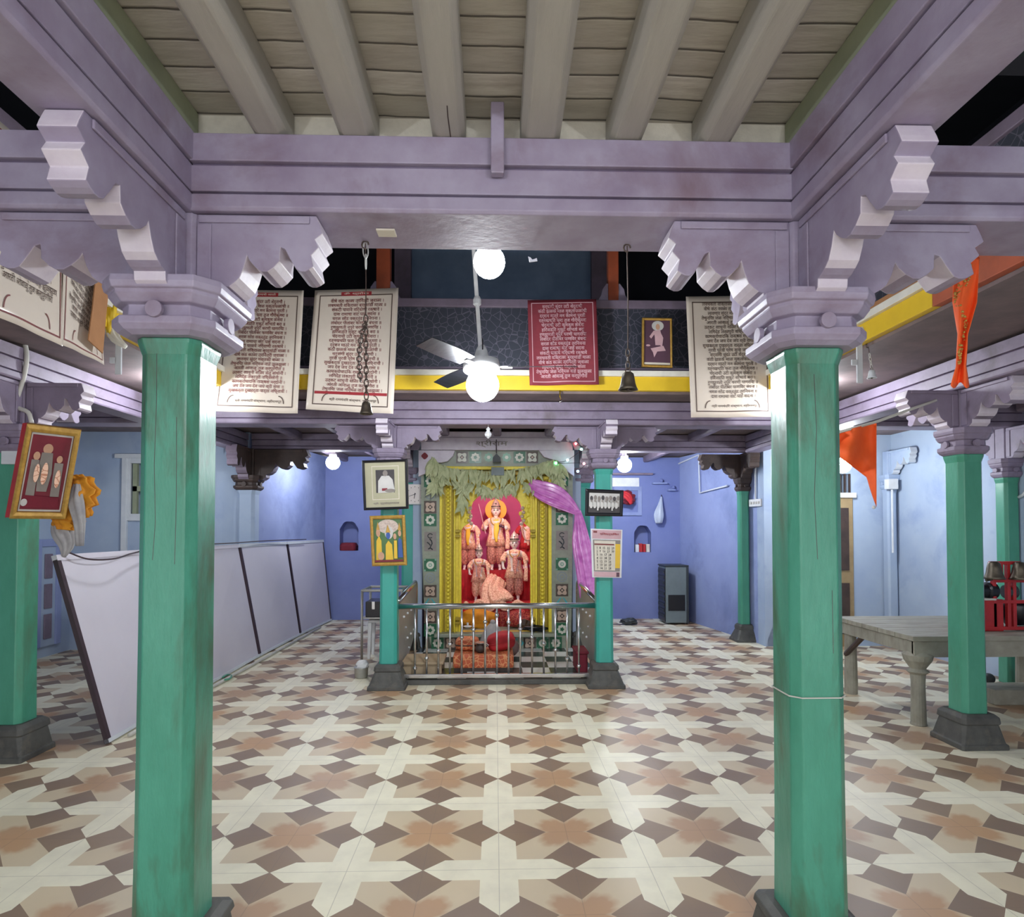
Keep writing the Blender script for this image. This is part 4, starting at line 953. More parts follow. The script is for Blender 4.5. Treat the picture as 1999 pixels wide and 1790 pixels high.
# shelves, cornice over the right rear wall
a, b = at(1150, 948, YB), at(1272, 928, YB)
tag(build('wall_shelf', MB().box(a.x+.35, b.x, YB-.1, YB, b.z, b.z+.03), 'mauve_grey', bevel=.004), 'thin grey shelf on the rear wall under the right bulb', 'shelf')
tag(build('white_panel', MB().box(at(1195, 950, YB).x, at(1247, 933, YB).x, YB-.03, YB, at(1195, 950, YB).z, at(1247, 933, YB).z), 'white_plastic', bevel=.004), 'white panel on the rear wall lit by the right bulb', 'panel')
for (u0, u1, v_, lb) in ((1272, 1300, 944, 'upper narrow wall bracket with a knob near the right rear corner'), (1302, 1316, 957, 'lower narrow wall bracket in the right rear corner')):
    a, b = at(u0, v_, YB), at(u1, v_, YB)
    t = thing('wall_bracket', lb, 'bracket', ((a.x+b.x)/2, YB-.05, a.z)); build('ledge', MB().box(a.x, b.x, YB-.09, YB, a.z-.012, a.z+.012), 'blue', t, bevel=.003); build('knob', MB().sphere(((a.x+b.x)/2+.03, YB-.05, a.z+.04), .025, 8, 1, 1, 1.3), 'blue_deep', t, smooth=True)
mb = MB(); a, b = at(1205, 1000, YB), at(1252, 950, YB)
struct('trim_10', holed([(a.x-.05, a.z-.05), (b.x, a.z-.05), (b.x, b.z), (a.x-.05, b.z)], [[(a.x, a.z), (b.x-.06, a.z), (b.x-.06, b.z-.06), (a.x, b.z-.06)]], lambda p, q, d: (p, YB-.025+d, q), .02, back=False), 'blue')
# grey cabinet / cooler
a = fl(1343, 1216); b = fl(1304, 1217)
x0, x1, y0, y1 = at(1300, 1200, 9.1).x, at(1344, 1200, 9.1).x, 9.1, 9.5
t = thing('air_cooler', 'tall slate grey cooler with black open grille, in the right rear corner', 'cooler', ((x0+x1)/2, y0, 0)); zt = .84
ang = Matrix.Translation(((x0+x1)/2, (y0+y1)/2, 0)) @ Matrix.Rotation(.0, 4, 'Z') @ Matrix.Translation((-(x0+x1)/2, -(y0+y1)/2, 0))
build('body', MB().box(x0, x1, y0, y1, .02, zt), 'grey_plastic', t, bevel=.012)
build('side_panel', MB().box(x0-.012, x0, y0+.01, y1-.02, .04, zt-.03), 'black', t, bevel=.004)
mb = MB()
for k in range(9): mb.box(x0-.022, x0-.012, y0+.04, y1-.05, .1+k*.08, .14+k*.08)
build('louvre', mb, 'charcoal', t)
build('corner_strip', MB().box(x1-.03, x1+.006, y0-.006, y0+.03, .02, zt), 'charcoal', t, bevel=.003)
build('open_grille', MB().box(x0+.035, x1-.05, y0-.008, y0+.001, .2, .43), 'black', t, bevel=.003)
build('top_lid', MB().box(x0-.01, x1+.008, y0-.008, y1, zt, zt+.02), 'charcoal', t, bevel=.005)
for sx in (x0+.03, x1-.03): build('foot', MB().box(sx-.02, sx+.02, y0+.02, y0+.07, 0, .02), 'black', t)
# small dark thing on floor
t = blob_cloth('small dark crumpled bag on the floor at the foot of the rear wall', 'floor_bag', 'bag', fl(1222, 1209, .05)+Vector((0, -.2, .0)), .12, .08, .045, 'charcoal', 8)
# conduits on right rear wall + switch board
def on_rw(u, v, off=.0):       # right rear wall plane between (2.87,9.72) and (3.23,7.4)
    d = ray(u, v); n_ = Vector((2.32, .36, 0)).normalized(); k = (Vector((2.87-off, 9.72, H))-Vector((0,0,H))).dot(n_)/d.dot(n_); return Vector((0,0,H))+d*k
pts = [on_rw(*p_, .03) for p_ in ((1325, 905), (1364, 888), (1366, 962), (1420, 948))]
o = build('conduit_pipe', MB().tube(pts, .012, 8), 'white_paint'); tag(o, 'white conduit bending down and across the right rear wall', 'pipe')
p, q = on_rw(1463, 988, .0), on_rw(1490, 975, .0)
t = thing('switch_board', 'white switch board on the wall beside the right front column', 'switch', at(1477, 988, 7.36))
a, b = at(1464, 988, 7.36), at(1491, 976, 7.36)
dr = Vector((-.36, 2.32, 0)).normalized(); nr = Vector((-2.32, -.36, 0)).normalized(); c0 = on_rw(1491, 988)
t.location = c0
build('plate', MB().obox(c0, dr*.26, nr*.04, (0, 0, .09)), 'white_plastic', t, bevel=.004)
mb = MB()
for k in range(4): mb.obox(c0+dr*(.03+.055*k)+nr*.04+Vector((0,0,.03)), dr*.03, nr*.008, (0,0,.03))
build('switch_key', mb, 'pvc', t)
o = build('conduit_pipe', MB().tube([on_rw(1475, 975, .02), on_rw(1475, 860, .02)], .012, 8), 'white_paint'); tag(o, 'straight white conduit rising from the switch board', 'pipe')
# grey base block in front of half column already built

# ================================================================== SHRINE
YS = 7.1
zp = .05
pa, pb = -.86, .94
t = thing('shrine_platform', 'low platform with black and white checked tiles in front of the shrine', 'platform', (0.04, 6.4, 0))
build('tiled_top', MB().box(pa, pb, 5.72, 7.12, .002, zp), 'checker', t)
build('front_edge', MB().box(pa, pb, 5.66, 5.72, .002, zp-.006), 'stone', t, bevel=.004)
# surround with tiles
t = thing('shrine_surround', 'grey-green marble surround of the shrine opening set with patterned tiles', 'surround', (.02, YS, 0))
def P2(u, v): p_ = at(u, v, YS); return (p_.x, p_.z)
outer = [P2(*p_) for p_ in ((843, 1271), (1114, 1271), (1116, 1200), (1118, 1000), (1118, 900), (1100, 880), (840, 880), (822, 900), (822, 1000), (828, 1200))]
outer = [(p_[0], max(p_[1], 0.045)) for p_ in outer]
hole = [P2(*p_) for p_ in ((858, 1236), (1076, 1236), (1076, 918), (858, 918))]
mbh = holed(outer, [hole], lambda p, q, d: (p, YS+d, q), .3, back=False)
build('marble_frame', mbh, 'tile_grey', t)
def tile(u, v, kind, s=.075):
    p_ = at(u, v, YS); x, z, y = p_.x, p_.z, YS-.001
    bgs = {'fg': 'tile_green', 'cg': 'tile_green', 'gr': 'tile_grey', 'br': 'tile_brown', 'sg': 'tile_grey', 'cy': 'tile_grey', 'rl': 'photo_grey', 'wb': 'tile_brown'}
    mats = [bgs[kind]]; mb = MB(); h = s
    if kind == 'rl': mb.box(x-h*.95, x+h*.95, y-.006, y, z-h*1.55, z+h*1.55)
    else: mb.box(x-h, x+h, y-.006, y, z-h, z+h)
    def d(r, m, lobes=0, amp=0, off=.008, rot=0, n=32, cx=0, cz=0):
        if m not in mats: mats.append(m)
        mb.mi = mats.index(m); mb.disc((x+cx, y-off, z+cz), r, n, 'y', .002, lobes, amp, rot)
    if kind == 'fg': d(h*.72, 'tile_white', 8, .12); d(h*.3, 'tile_green', 5, .2, .011)
    if kind == 'cg':
        d(h*.62, 'tile_white'); d(h*.3, 'tile_sage', 6, .1, .011); d(h*.14, 'tile_white', 0, 0, .0135)
        for sx in (-1, 1):
            for sz in (-1, 1): d(h*.16, 'tile_sage', 0, 0, .008, 0, 8, sx*h*.85, sz*h*.85)
    if kind == 'gr': d(h*.85, 'tile_bgrey'); d(h*.62, 'tile_grey', 0, 0, .011); d(h*.45, 'tile_bgrey', 0, 0, .0135); d(h*.2, 'tile_grey', 0, 0, .016)
    if kind in ('br', 'wb'): d(h*.78, 'tile_pink' if kind == 'br' else 'tile_white', 4, .22, .008, PI/4); d(h*.34, 'tile_brown', 4, .2, .011); d(h*.16, 'tile_pink', 0, 0, .0135)
    if kind == 'sg': d(h*.75, 'tile_sage', 8, .12); d(h*.3, 'tile_white', 6, .15, .011)
    if kind == 'cy':
        mats.append('tile_cyan'); mb.mi = 1
        for sgn in (-1, 1): mb.prism([(x+sgn*h*.3, z-h*.8), (x+sgn*h*.9, z), (x+sgn*h*.3, z+h*.8), (x+sgn*h*.1, z+h*.8), (x+sgn*h*.6, z), (x+sgn*h*.1, z-h*.8)], 'y', y-.008, y-.01)
    if kind == 'rl':
        mats += ['charcoal']; mb.mi = 1
        mb.tube([(x+math.cos(a_)*h*.4, y-.01, z+h*.9+math.sin(a_)*h*.35) for a_ in [k*.5 for k in range(1, 12)]], .005, 5)
        for q_ in (((-.1, .4), (.2, .1), (.3, -.3), (.0, -.9)), ((-.5, -.1), (-.2, -.3), (.0, -.6)), ((-.3, -1.2), (.0, -1.0), (.4, -1.3))): mb.tube([(x+a_*h, y-.01, z+b_*h) for a_, b_ in q_], .007, 5)
    return build('tile', mb, mats, t)
for v_, k_ in ((939, 'fg'), (965, 'gr'), (990, 'br'), (1015, 'fg'), (1057, 'rl'), (1103, 'cg'), (1128, 'gr'), (1154, 'br'), (1178, 'cy'), (1204, 'br'), (1230, 'fg')):
    tile(840, v_, k_, .07); tile(1097, v_-2, k_, .07)
for u_, k_ in ((902, 'wb'), (928, 'fg'), (954, 'sg'), (989, 'sg'), (1014, 'fg'), (1039, 'wb')): tile(u_, 893, k_, .066)
for u_, k_ in ((854, 'fg'), (880, 'br'), (906, 'cy'), (932, 'gr'), (957, 'cg'), (985, 'sg'), (1012, 'cy'), (1034, 'br'), (1059, 'cg'), (1085, 'fg')): tile(u_, 1255, k_, .068)
# lilac boards over it
t = thing('carved_lintel', 'pale lilac carved lintel with a faint painted name, above the shrine tiles', 'lintel', at(970, 878, 7.0))
def bx(name, u0, v0, u1, v1, y0, y1, mat, bev=.004, tt=None):
    a, b = at(u0, v1, y0), at(u1, v0, y0); return build(name, MB().box(a.x, b.x, y0, y1, a.z, b.z), mat, tt or t, bevel=bev)
bx('name_board', 822, 855, 1118, 878, 7.0, 7.08, 'lilac_wash')
bx('cornice', 850, 843, 1088, 856, 7.02, 7.1, 'lilac_wash')
def carve(pts, y0, y1, mat):
    mb = MB().prism([(at(u, v, y0).x, at(u, v, y0).z) for u, v in pts], 'y', y0, y1); return build('carved_bracket', mb, mat, t, bevel=.003)
carve([(817, 879), (888, 879), (884, 890), (874, 900), (862, 903), (850, 903), (842, 918), (828, 925), (817, 930)], 7.0, 7.08, 'lilac_wash')
carve([(1052, 879), (1121, 879), (1121, 930), (1110, 922), (1098, 915), (1090, 900), (1075, 896), (1062, 892)], 7.0, 7.08, 'lilac_wash')
carve([(800, 878), (820, 845), (829, 846), (838, 852), (850, 850), (862, 843), (850, 862), (822, 862), (817, 878)], 6.97, 7.0, 'lilac_old')
carve([(1140, 878), (1112, 845), (1105, 846), (1096, 852), (1088, 850), (1076, 843), (1088, 862), (1116, 862), (1122, 878)], 6.97, 7.0, 'lilac_old')
mb = MB().disc(Vector((at(829, 890, 6.99).x, 6.995, at(829, 890, 6.99).z)), .035, 16, 'y', .004, 4, .1); build('stencil_mark', mb, 'vinyl_red', t)
fN, _ = bil(at(822, 855, 6.995), at(1118, 855, 6.995), at(1118, 878, 6.995), at(822, 878, 6.995))
put_text('painted_name', ['श्रीराम'], lambda s, t_: fN(s, t_, .004), .36, .57, .2, .85, 'photo_grey', t)
# gold doorway
t = thing('gold_doorway', 'gold painted carved doorway with cusped arch framing the idols', 'doorway', at(968, 1236, 7.16))
YG2 = 7.14
def P3(u, v): p_ = at(u, v, YG2); return (p_.x, p_.z)
arch = [(900, 1234), (1038, 1234), (1038, 1036), (1033, 1028), (1024, 1022), (1020, 1008), (1019, 990), (1015, 980), (1008, 972), (996, 962), (982, 957), (969, 954), (956, 957), (942, 962), (930, 972), (923, 980), (919, 990), (918, 1008), (914, 1022), (905, 1028), (900, 1036)]
mbg = holed([P3(*p_) for p_ in ((857, 1235), (1077, 1235), (1077, 914), (857, 914))], [[P3(*p_) for p_ in arch]], lambda p, q, d: (p, YG2+d, q), .12, back=False)
build('arch_panel', mbg, 'gold', t)
def strip(nm, u0, u1, v0, v1, dy, mat, bev=.006):
    a, b = at(u0, v1, YG2), at(u1, v0, YG2); return build(nm, MB().box(a.x, b.x, YG2-dy, YG2, a.z, b.z), mat, t, bevel=bev)
for sgn, base_ in ((1, 858), (-1, 1076)):
    def U(x): return base_+sgn*x
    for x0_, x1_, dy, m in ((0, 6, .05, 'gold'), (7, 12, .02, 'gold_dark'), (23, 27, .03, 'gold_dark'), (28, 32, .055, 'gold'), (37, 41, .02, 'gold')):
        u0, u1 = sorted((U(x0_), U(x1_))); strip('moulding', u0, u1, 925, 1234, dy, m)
    # beaded band
    mb = MB(); uc = U(17)
    for k in range(40):
        p_ = at(uc, 932+k*7.6, YG2-.015); mb.sphere(p_, .024, 6, 1, .7, .85)
    build('beaded_band', mb, 'gold', t, smooth=True)
    for v_ in (1034, 1044, 1204, 1212):
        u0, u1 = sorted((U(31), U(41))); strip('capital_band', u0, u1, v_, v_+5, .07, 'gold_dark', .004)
    # ornament hanging from the spandrel edge
strip('cornice', 852, 1082, 912, 918, .09, 'gold'); strip('cornice', 855, 1079, 920, 928, .06, 'gold_dark'); strip('cornice', 856, 1078, 930, 936, .04, 'gold')
mb = MB()
for u_, v_ in ((918, 992), (916, 1000), (919, 1008), (916, 1016), (920, 1022)):
    for s_g in (0, 1):
        uu = u_ if s_g == 0 else 1938-u_; mb.sphere(at(uu, v_, YG2-.01), .022, 6)
build('arch_beads', mb, 'tile_pink', t, smooth=True)
mb = MB()
for k in range(26):
    for s_g in (0, 1):
        uu = R.uniform(903, 922); vv = R.uniform(965, 1020)
        if uu > 903+ (vv-960)*.5: continue
        uu = uu if s_g == 0 else 1938-uu; mb.sphere(at(uu, vv, YG2), .02, 6, 1, .5, 1.4)
build('spandrel_leaves', mb, 'gold', t, smooth=True)
strip('threshold', 850, 1085, 1232, 1240, .16, 'tile_grey')
# sanctuary chamber
zc = at(968, 1236, YG2).z
zt2 = 2.2
mb = MB().box(-.75, .8, 8.75, 8.8, zc, zt2); struct('wall_sanctum_back', mb, 'pink_wall')
struct('wall_sanctum_left', MB().box(-.8, -.75, 7.3, 8.8, zc, zt2), 'pink_wall'); struct('wall_sanctum_right', MB().box(.8, .85, 7.3, 8.8, zc, zt2), 'pink_wall')
struct('ceiling_sanctum', MB().box(-.8, .85, 7.27, 8.8, zt2, zt2+.05), 'pink_wall'); struct('floor_sanctum', MB().box(-.8, .85, 7.27, 8.8, 0, zc), 'tile_grey')
# throne steps
z1_, z2_ = at(935, 1174, 7.9).z, at(968, 1112, 8.35).z
t = thing('idol_throne', 'stepped throne draped in red brocade inside the shrine', 'throne', (0, 7.8, zc))
def drape_box(nm, x0, x1, y0, y1, z0, z1, mat, nf=26, amp=.012):
    mb = MB(); bm = mb.bm; n = 80
    def fr(k, z, a_): x = x0+(x1-x0)*k/n; return (x, y0 - amp*a_*(1+math.sin(k*nf/n*2*PI+math.sin(k*.3)*2)), z)
    mb.grid(lambda u, v: fr(u*n, z0+(z1-z0)*v, 1-v*.8), n, 5)
    mb.box(x0, x1, y0, y1, z0, z1)
    return build(nm, mb, mat, t, smooth=False)
drape_box('lower_step', -.74, .79, 7.62, 8.75, zc+.001, z1_-.09, 'brocade_red'); drape_box('middle_step', -.74, .79, 7.7, 8.75, z1_-.09, z1_, 'red_cloth', 14, .02)
drape_box('upper_step', -.74, .79, 8.1, 8.75, z1_, z2_, 'red_cloth')
# gold draped cloth over the lower step
mb = MB(); a = [(904, 1180), (920, 1184), (940, 1176), (955, 1186), (975, 1178), (992, 1188), (1012, 1178), (1036, 1184)]
pth = lerp_path([at(u, v, 7.6) for u, v in a], 40)
build('gold_swag', MB().loft(pleat(pth, [.03+.015*math.sin(i*.8) for i in range(41)], [.02]*41, 5, .3)), 'peach', t, smooth=True)
# centre drape in front
pth = lerp_path([at(972, 1128, 7.9), at(962, 1150, 7.75), at(968, 1178, 7.62)], 14)
o = build('centre_drape', MB().loft(pleat(pth, lerpv([.10, .13, .19], 14), lerpv([.03, .06, .06], 14), 9, .36, 2)), 'peach', t, smooth=True)

def cap_(mb, a, b, ra, rb, n=10):
    a, b = Vector(a), Vector(b); mb.tube([a, a.lerp(b, .5), b], [ra, (ra+rb)/2, rb], n); mb.sphere(a, ra, 8); mb.sphere(b, rb, 8)
def idol(label, x, y, z, h, robe='peach', lower='peach2', halo=False, arms='down', staff=False, sash='yellow', lean=0, garland=False, crown=1.0, face=True):
    t = thing('dressed_idol', label, 'idol', (x, y, z))
    S = lambda px, py, pz: (x+px*h, y+py*h, z+pz*h)
    mb = MB(); 
    mb.sphere(S(0, 0, .845), .062*h, 12, 1, .95, 1.25); mb.sphere(S(0, -.012, .815), .045*h, 10, 1, 1, 1)
    mb.sphere(S(0, -.062, .84), .012*h, 6, .8, 1, 1.4)
    for sx in (-1, 1): mb.sphere(S(sx*.062, .0, .84), .014*h, 6, .5, 1, 1.4)
    cap_(mb, S(0, 0, .80), S(0, 0, .73), .03*h, .034*h)
    cap_(mb, S(-.085, 0, .70), S(.085, 0, .70), .045*h, .045*h); mb.tube([S(0,0,.7), S(0,0,.6), S(0,0,.5), S(0,0,.44)], [.10*h, .085*h, .08*h, .095*h], 14)
    hands = []
    for sx in (-1, 1):
        sh_, el = S(sx*.115, 0, .695), S(sx*.175, -.02, .59)
        ha = S(sx*.145, -.09, .60) if arms == 'up' else S(sx*.165, -.07, .50)
        cap_(mb, sh_, el, .03*h, .023*h); cap_(mb, el, ha, .022*h, .016*h); mb.sphere(ha, .022*h, 8, 1, .7, 1.2)
        hv = Vector(ha)
        for k in range(5):
            d_ = Vector((-sx*.012*h+(k-2)*.007*h, -.012*h, .026*h if arms == 'up' else -.028*h)) if k else Vector((-sx*.025*h, -.01*h, .008*h))
            cap_(mb, hv+Vector(((k-2)*.007*h, 0, 0)), hv+Vector(((k-2)*.007*h, 0, 0))+d_, .006*h, .0045*h, 6)
        cap_(mb, S(sx*.05, 0, .45), S(sx*.055, 0, .05), .045*h, .024*h); mb.sphere(S(sx*.057, -.03, .018), .026*h, 8, .9, 1.9, .7)
        for k in range(4): mb.sphere(S(sx*.057+(k-1.5)*.011, -.078, .01), .008*h, 6)
    o = build('body', mb, 'marble', t, smooth=True); md = o.modifiers.new('remesh', 'REMESH'); md.mode = 'VOXEL'; md.voxel_size = .0062*h; md.use_smooth_shade = True
    # face paint
    for sx in (-1, 1):
        build('eye', MB().sphere(S(sx*.024, -.056, .85), .0105*h, 8, 1.2, .35, .6), 'eye', t, smooth=True)
        build('eyebrow', MB().tube([S(sx*.010, -.059, .866), S(sx*.024, -.060, .872), S(sx*.038, -.052, .866)], .0022*h, 5), 'eye', t)
    build('lips', MB().sphere(S(0, -.058, .812), .011*h, 8, 1.2, .4, .5), 'lips', t, smooth=True)
    build('tilak', MB().sphere(S(0, -.061, .88), .006*h, 6, .6, .4, 2), 'red', t)
    # robe: pleated loft from shoulder to knee
    def ring(zc_, rx, ry, nf, amp, ph=0, n=72): return [S(math.cos(a_)*rx*(1+amp*math.sin(nf*a_+ph)), math.sin(a_)*ry*(1+amp*math.sin(nf*a_+ph)), zc_) for a_ in [2*PI*k/n for k in range(n)]]
    prof = [(.755, .045, .042), (.73, .10, .055), (.69, .115, .065), (.62, .098, .068), (.52, .098, .07), (.44, .118, .08), (.34, .14, .088)]
    build('robe', MB().loft([ring(a_, b_, c_d, 12, .02+.10*(.75-a_), a_*6) for a_, b_, c_d in prof]), robe, t, smooth=True)
    for sx in (-1, 1):
        lg = [[S(sx*.058+math.cos(a_)*r_*(1+.08*math.sin(9*a_+z_*20)), math.sin(a_)*r_*(1+.08*math.sin(9*a_+z_*20)), z_) for a_ in [2*PI*k/40 for k in range(40)]] for z_, r_ in ((.43, .058), (.34, .066), (.24, .07), (.16, .064), (.10, .045), (.085, .036))]
        build('trouser_leg', MB().loft(lg), lower, t, smooth=True)
    for sx in (-1, 1):    # sleeves
        build('sleeve', MB().loft(pleat(lerp_path([S(sx*.11, 0, .705), S(sx*.165, -.01, .63), S(sx*.165, -.045, .58)], 8), lerpv([.034*h, .036*h, .04*h], 8), lerpv([.034*h, .036*h, .04*h], 8), 7, .1)), robe, t, smooth=True)
    build('sash', MB().loft(pleat(lerp_path([S(0, -.075, .72), S(.01, -.095, .62), S(.0, -.115, .5), S(.01, -.125, .4)], 12), lerpv([.03*h, .035*h, .025*h, .012*h], 12), lerpv([.008*h]*4, 12), 6, .2)), sash, t, smooth=True)
    build('shawl_end', MB().loft(pleat(lerp_path([S(.13, -.05, .7), S(.165, -.075, .5), S(.16, -.09, .3)], 10), lerpv([.015*h, .022*h, .03*h], 10), lerpv([.008*h]*3, 10), 5, .3)), robe, t, smooth=True)
    # crown
    c = S(0, 0, .885); cp = [(.064, -.01), (.068, .01), (.062, .03), (.064, .035), (.05, .06), (.052, .065), (.032, .1), (.012, .125), (.012, .13), (.002, .145)]
    k_ = crown
    cr = build('crown', MB().lathe(c, [(a_*h, b_*h*k_) for a_, b_ in cp], 22), 'silver', t, smooth=False)
    mb = MB()
    for k in range(7):
        a_ = -PI*.5+(k-3)*.36; mb.sphere((c[0]+math.cos(a_)*.068*h, c[1]+math.sin(a_)*.068*h, c[2]+.022*h), .009*h, 6)
    mb.sphere((c[0], c[1]-.055*h, c[2]+.06*h), .010*h, 6); build('crown_gems', mb, 'eye', cr, smooth=True)
    mb = MB(); mb.tube([S(math.cos(a_)*.075, -.06-.03*abs(math.sin(a_)), .74-.10*math.sin(a_)) for a_ in [PI*k/14 for k in range(15)]], .009*h, 6); build('necklace', mb, 'gilt', t, smooth=True)
    if garland: build('garland', MB().tube([S(math.cos(a_)*.10, -.09-.03*abs(math.sin(a_)), .74-.26*math.sin(a_)) for a_ in [PI*k/18 for k in range(19)]], .012*h, 7), 'tile_pink', t, smooth=True)
    if halo: build('halo', MB().disc(S(0, .07, .86), .155*h, 36, 'y', -.01), 'halo', t)
    if staff:
        b_ = Vector(S(-.145, -.10, .58)); build('sword', MB().tube([b_+Vector((.0,0,-.06*h)), b_+Vector((-.10*h, -.02*h, .36*h))], [.008*h, .005*h], 6), 'ink_pale', t)
    build('flower_bunch', MB().sphere(S(.07, -.10, .63), .026*h, 8, 1.2, .7, .8).sphere(S(.10, -.10, .615), .02*h, 8), 'print_purple' if halo else 'vinyl_red', t, smooth=True)
    return t
zU = z2_
zz = at(968, 1108, 8.3)
idol('main idol, standing at the centre of the throne before an orange halo, holding a sword', zz.x, 8.3, zU, 1.0*(at(968, 972, 8.3).z-zU)/1.03, halo=True, arms='up', staff=True)
zz = at(913, 1108, 8.3); idol('idol on the upper step at left, partly hidden by the gold door edge', zz.x, 8.35, zU, .88*(at(968, 972, 8.3).z-zU)/1.03, arms='down')
zz = at(1030, 1108, 8.3); idol('idol in red with a long garland, at the right end of the upper step', zz.x, 8.35, zU, .88*(at(968, 972, 8.3).z-zU)/1.03, robe='red_cloth', lower='red_cloth', garland=True, sash='peach')
zz = at(935, 1174, 7.95); idol('smaller peach robed idol at front left of the throne', zz.x, 7.93, z1_, (at(935, 1060, 7.93).z-z1_)/1.03, lower='peach', sash='peach2')
zz = at(1004, 1172, 7.95); idol('taller peach robed idol at front right of the throne, wearing a high silver crown', zz.x, 7.93, z1_, (at(1004, 1036, 7.93).z-z1_)/1.03, lower='peach2', sash='peach2')
# offerings on the sanctum floor
def heap(name, label, cat, p, rx, ry, rz, mat, seed): return blob_cloth(label, name, cat, p, rx, ry, rz, mat, seed)
heap('flower_heap', 'heap of orange brocade and marigolds at the left foot of the throne', 'flowers', at(930, 1208, 7.5)+Vector((0,0,0)), .2, .08, .12, 'mango', 11)
heap('folded_cloth', 'red gold-flecked cloth heaped at the right foot of the throne', 'cloth', at(1012, 1208, 7.5), .16, .07, .1, 'brocade_red', 12)
heap('folded_cloth', 'small dark folded cloth lying on the right end of the shrine threshold', 'cloth', at(1045, 1226, 7.1), .13, .05, .035, 'black', 13)
heap('folded_cloth', 'brown folded cloth beside the dark one on the shrine threshold', 'cloth', at(1024, 1219, 7.3), .07, .05, .06, 'wood_dark', 14)
p = at(913, 1226, 7.05)
t = thing('candle_stand', 'tiny white lamp stand on the left of the shrine threshold', 'lamp', p); build('dish', MB().lathe(p, [(.02, 0), (.05, .02), (.045, .024)], 12), 'white_paint', t); build('stem', MB().lathe(p, [(.012, .02), (.01, .05), (.014, .06)], 8), 'white_paint', t)
# grey conical cloth-covered pot in front of the threshold
p = at(962, 1258, 6.9); t = thing('covered_pot', 'grey cone-shaped covered vessel standing in front of the shrine threshold', 'vessel', (p.x, 6.92, zp))
build('cover', MB().lathe((p.x, 6.92, zp), [(.17, .0), (.16, .06), (.13, .15), (.1, .22), (.06, .28), (.03, .31)], 22), 'grey_cloth', t, smooth=True); build('knob', MB().sphere((p.x, 6.92, zp+.32), .03, 8), 'grey_cloth', t, smooth=True)
p = at(992, 1255, 6.7); o = build('round_bolster', MB().sphere((p.x, 6.62, p.z-.03), .115, 12, 1, .9, .9), 'soffit', smooth=True); tag(o, 'round brown bolster propped behind the red cushion', 'bolster')
# leaf garland
t = thing('leaf_garland', 'drying mango leaf garland strung across the top of the gold doorway', 'garland', at(968, 940, 6.98))
string = lerp_path([at(u, v, 6.97) for u, v in ((846, 895), (855, 905), (880, 915), (920, 918), (968, 922), (1015, 916), (1050, 908), (1078, 900), (1092, 905))], 50)
build('string', MB().tube(string, .006, 5), 'leaf', t)
def leaf(mb, p, L, ang, tw, yaw=0):
    d = Vector((math.sin(ang), -.15+yaw, -math.cos(ang))).normalized(); sd = d.cross(Vector((math.sin(tw), -math.cos(tw), 0))).normalized(); nn = d.cross(sd)
    prev = None
    prof = ((0, .1), (.25, .8), (.5, 1), (.75, .65), (1, .02)); wv = L*.17
    rows = [[mb.bm.verts.new(p+d*L*q_-sd*wv*w_+nn*.012*L), mb.bm.verts.new(p+d*L*q_-nn*.03*L), mb.bm.verts.new(p+d*L*q_+sd*wv*w_+nn*.012*L)] for q_, w_ in prof]
    for a_, b_ in zip(rows, rows[1:]):
        for k in range(2): mb._f([a_[k], a_[k+1], b_[k+1], b_[k]])
mb = MB(); rg = random.Random(5)
for i, p_ in enumerate(string):
    for k in range(3): leaf(mb, p_+Vector((rg.uniform(-.02, .02), rg.uniform(-.03, .02), rg.uniform(-.01, .02))), rg.uniform(.11, .2), rg.uniform(-.6, .6), rg.uniform(-.8, .8))
for row in ([(848, 930), (880, 938), (920, 945), (945, 950)], [(990, 948), (1020, 944), (1040, 950)], [(845, 915), (850, 950), (862, 930)], [(905, 940), (906, 965), (902, 985)], [(940, 952), (968, 958), (990, 950)], [(1080, 905), (1088, 925), (1085, 940)]):
    pp = lerp_path([at(u, v, 6.99) for u, v in row], 14)
    for p_ in pp:
        for k in range(2): leaf(mb, p_+Vector((rg.uniform(-.03, .03), rg.uniform(-.03, .02), rg.uniform(-.02, .03))), rg.uniform(.09, .16), rg.uniform(-.9, .9), rg.uniform(-.8, .8))
build('leaves', mb, 'leaf', t, solid=.0015)['kind'] = 'stuff'
# tablet on the lintel + hanging string
t = thing('hanging_tablet', 'dark little tablet hung on a cord from the lintel over the leaf garland', 'tablet', at(970, 905, 6.93)); bx('tablet', 959, 912, 984, 928, 6.92, 6.94, 'grey_plastic', .003, t)
build('roof_shape', MB().prism([(at(u, v, 6.92).x, at(u, v, 6.92).z) for u, v in ((962, 902), (977, 902), (977, 893), (969, 885), (962, 893))], 'y', 6.92, 6.95), 'charcoal', t)
build('cord', MB().tube([at(969, 885, 6.94), at(969, 858, 6.94)], .006, 5), 'trim_dark', t)
# hanging ornament above the name board
t = thing('glass_ornament', 'small pale glass ornament hanging on a thread below the rear beam', 'ornament', at(953, 848, 5.4)); p = at(953, 847, 5.4)
build('crystal', MB().lathe(p, [(.002, -.04), (.025, -.02), (.03, .0), (.012, .03), (.02, .04), (.004, .06)], 10), 'white_plastic', t); build('thread', MB().tube([p+Vector((0,0,.06)), (p.x, 5.52, 2.315)], .002, 5), 'white_plastic', t)
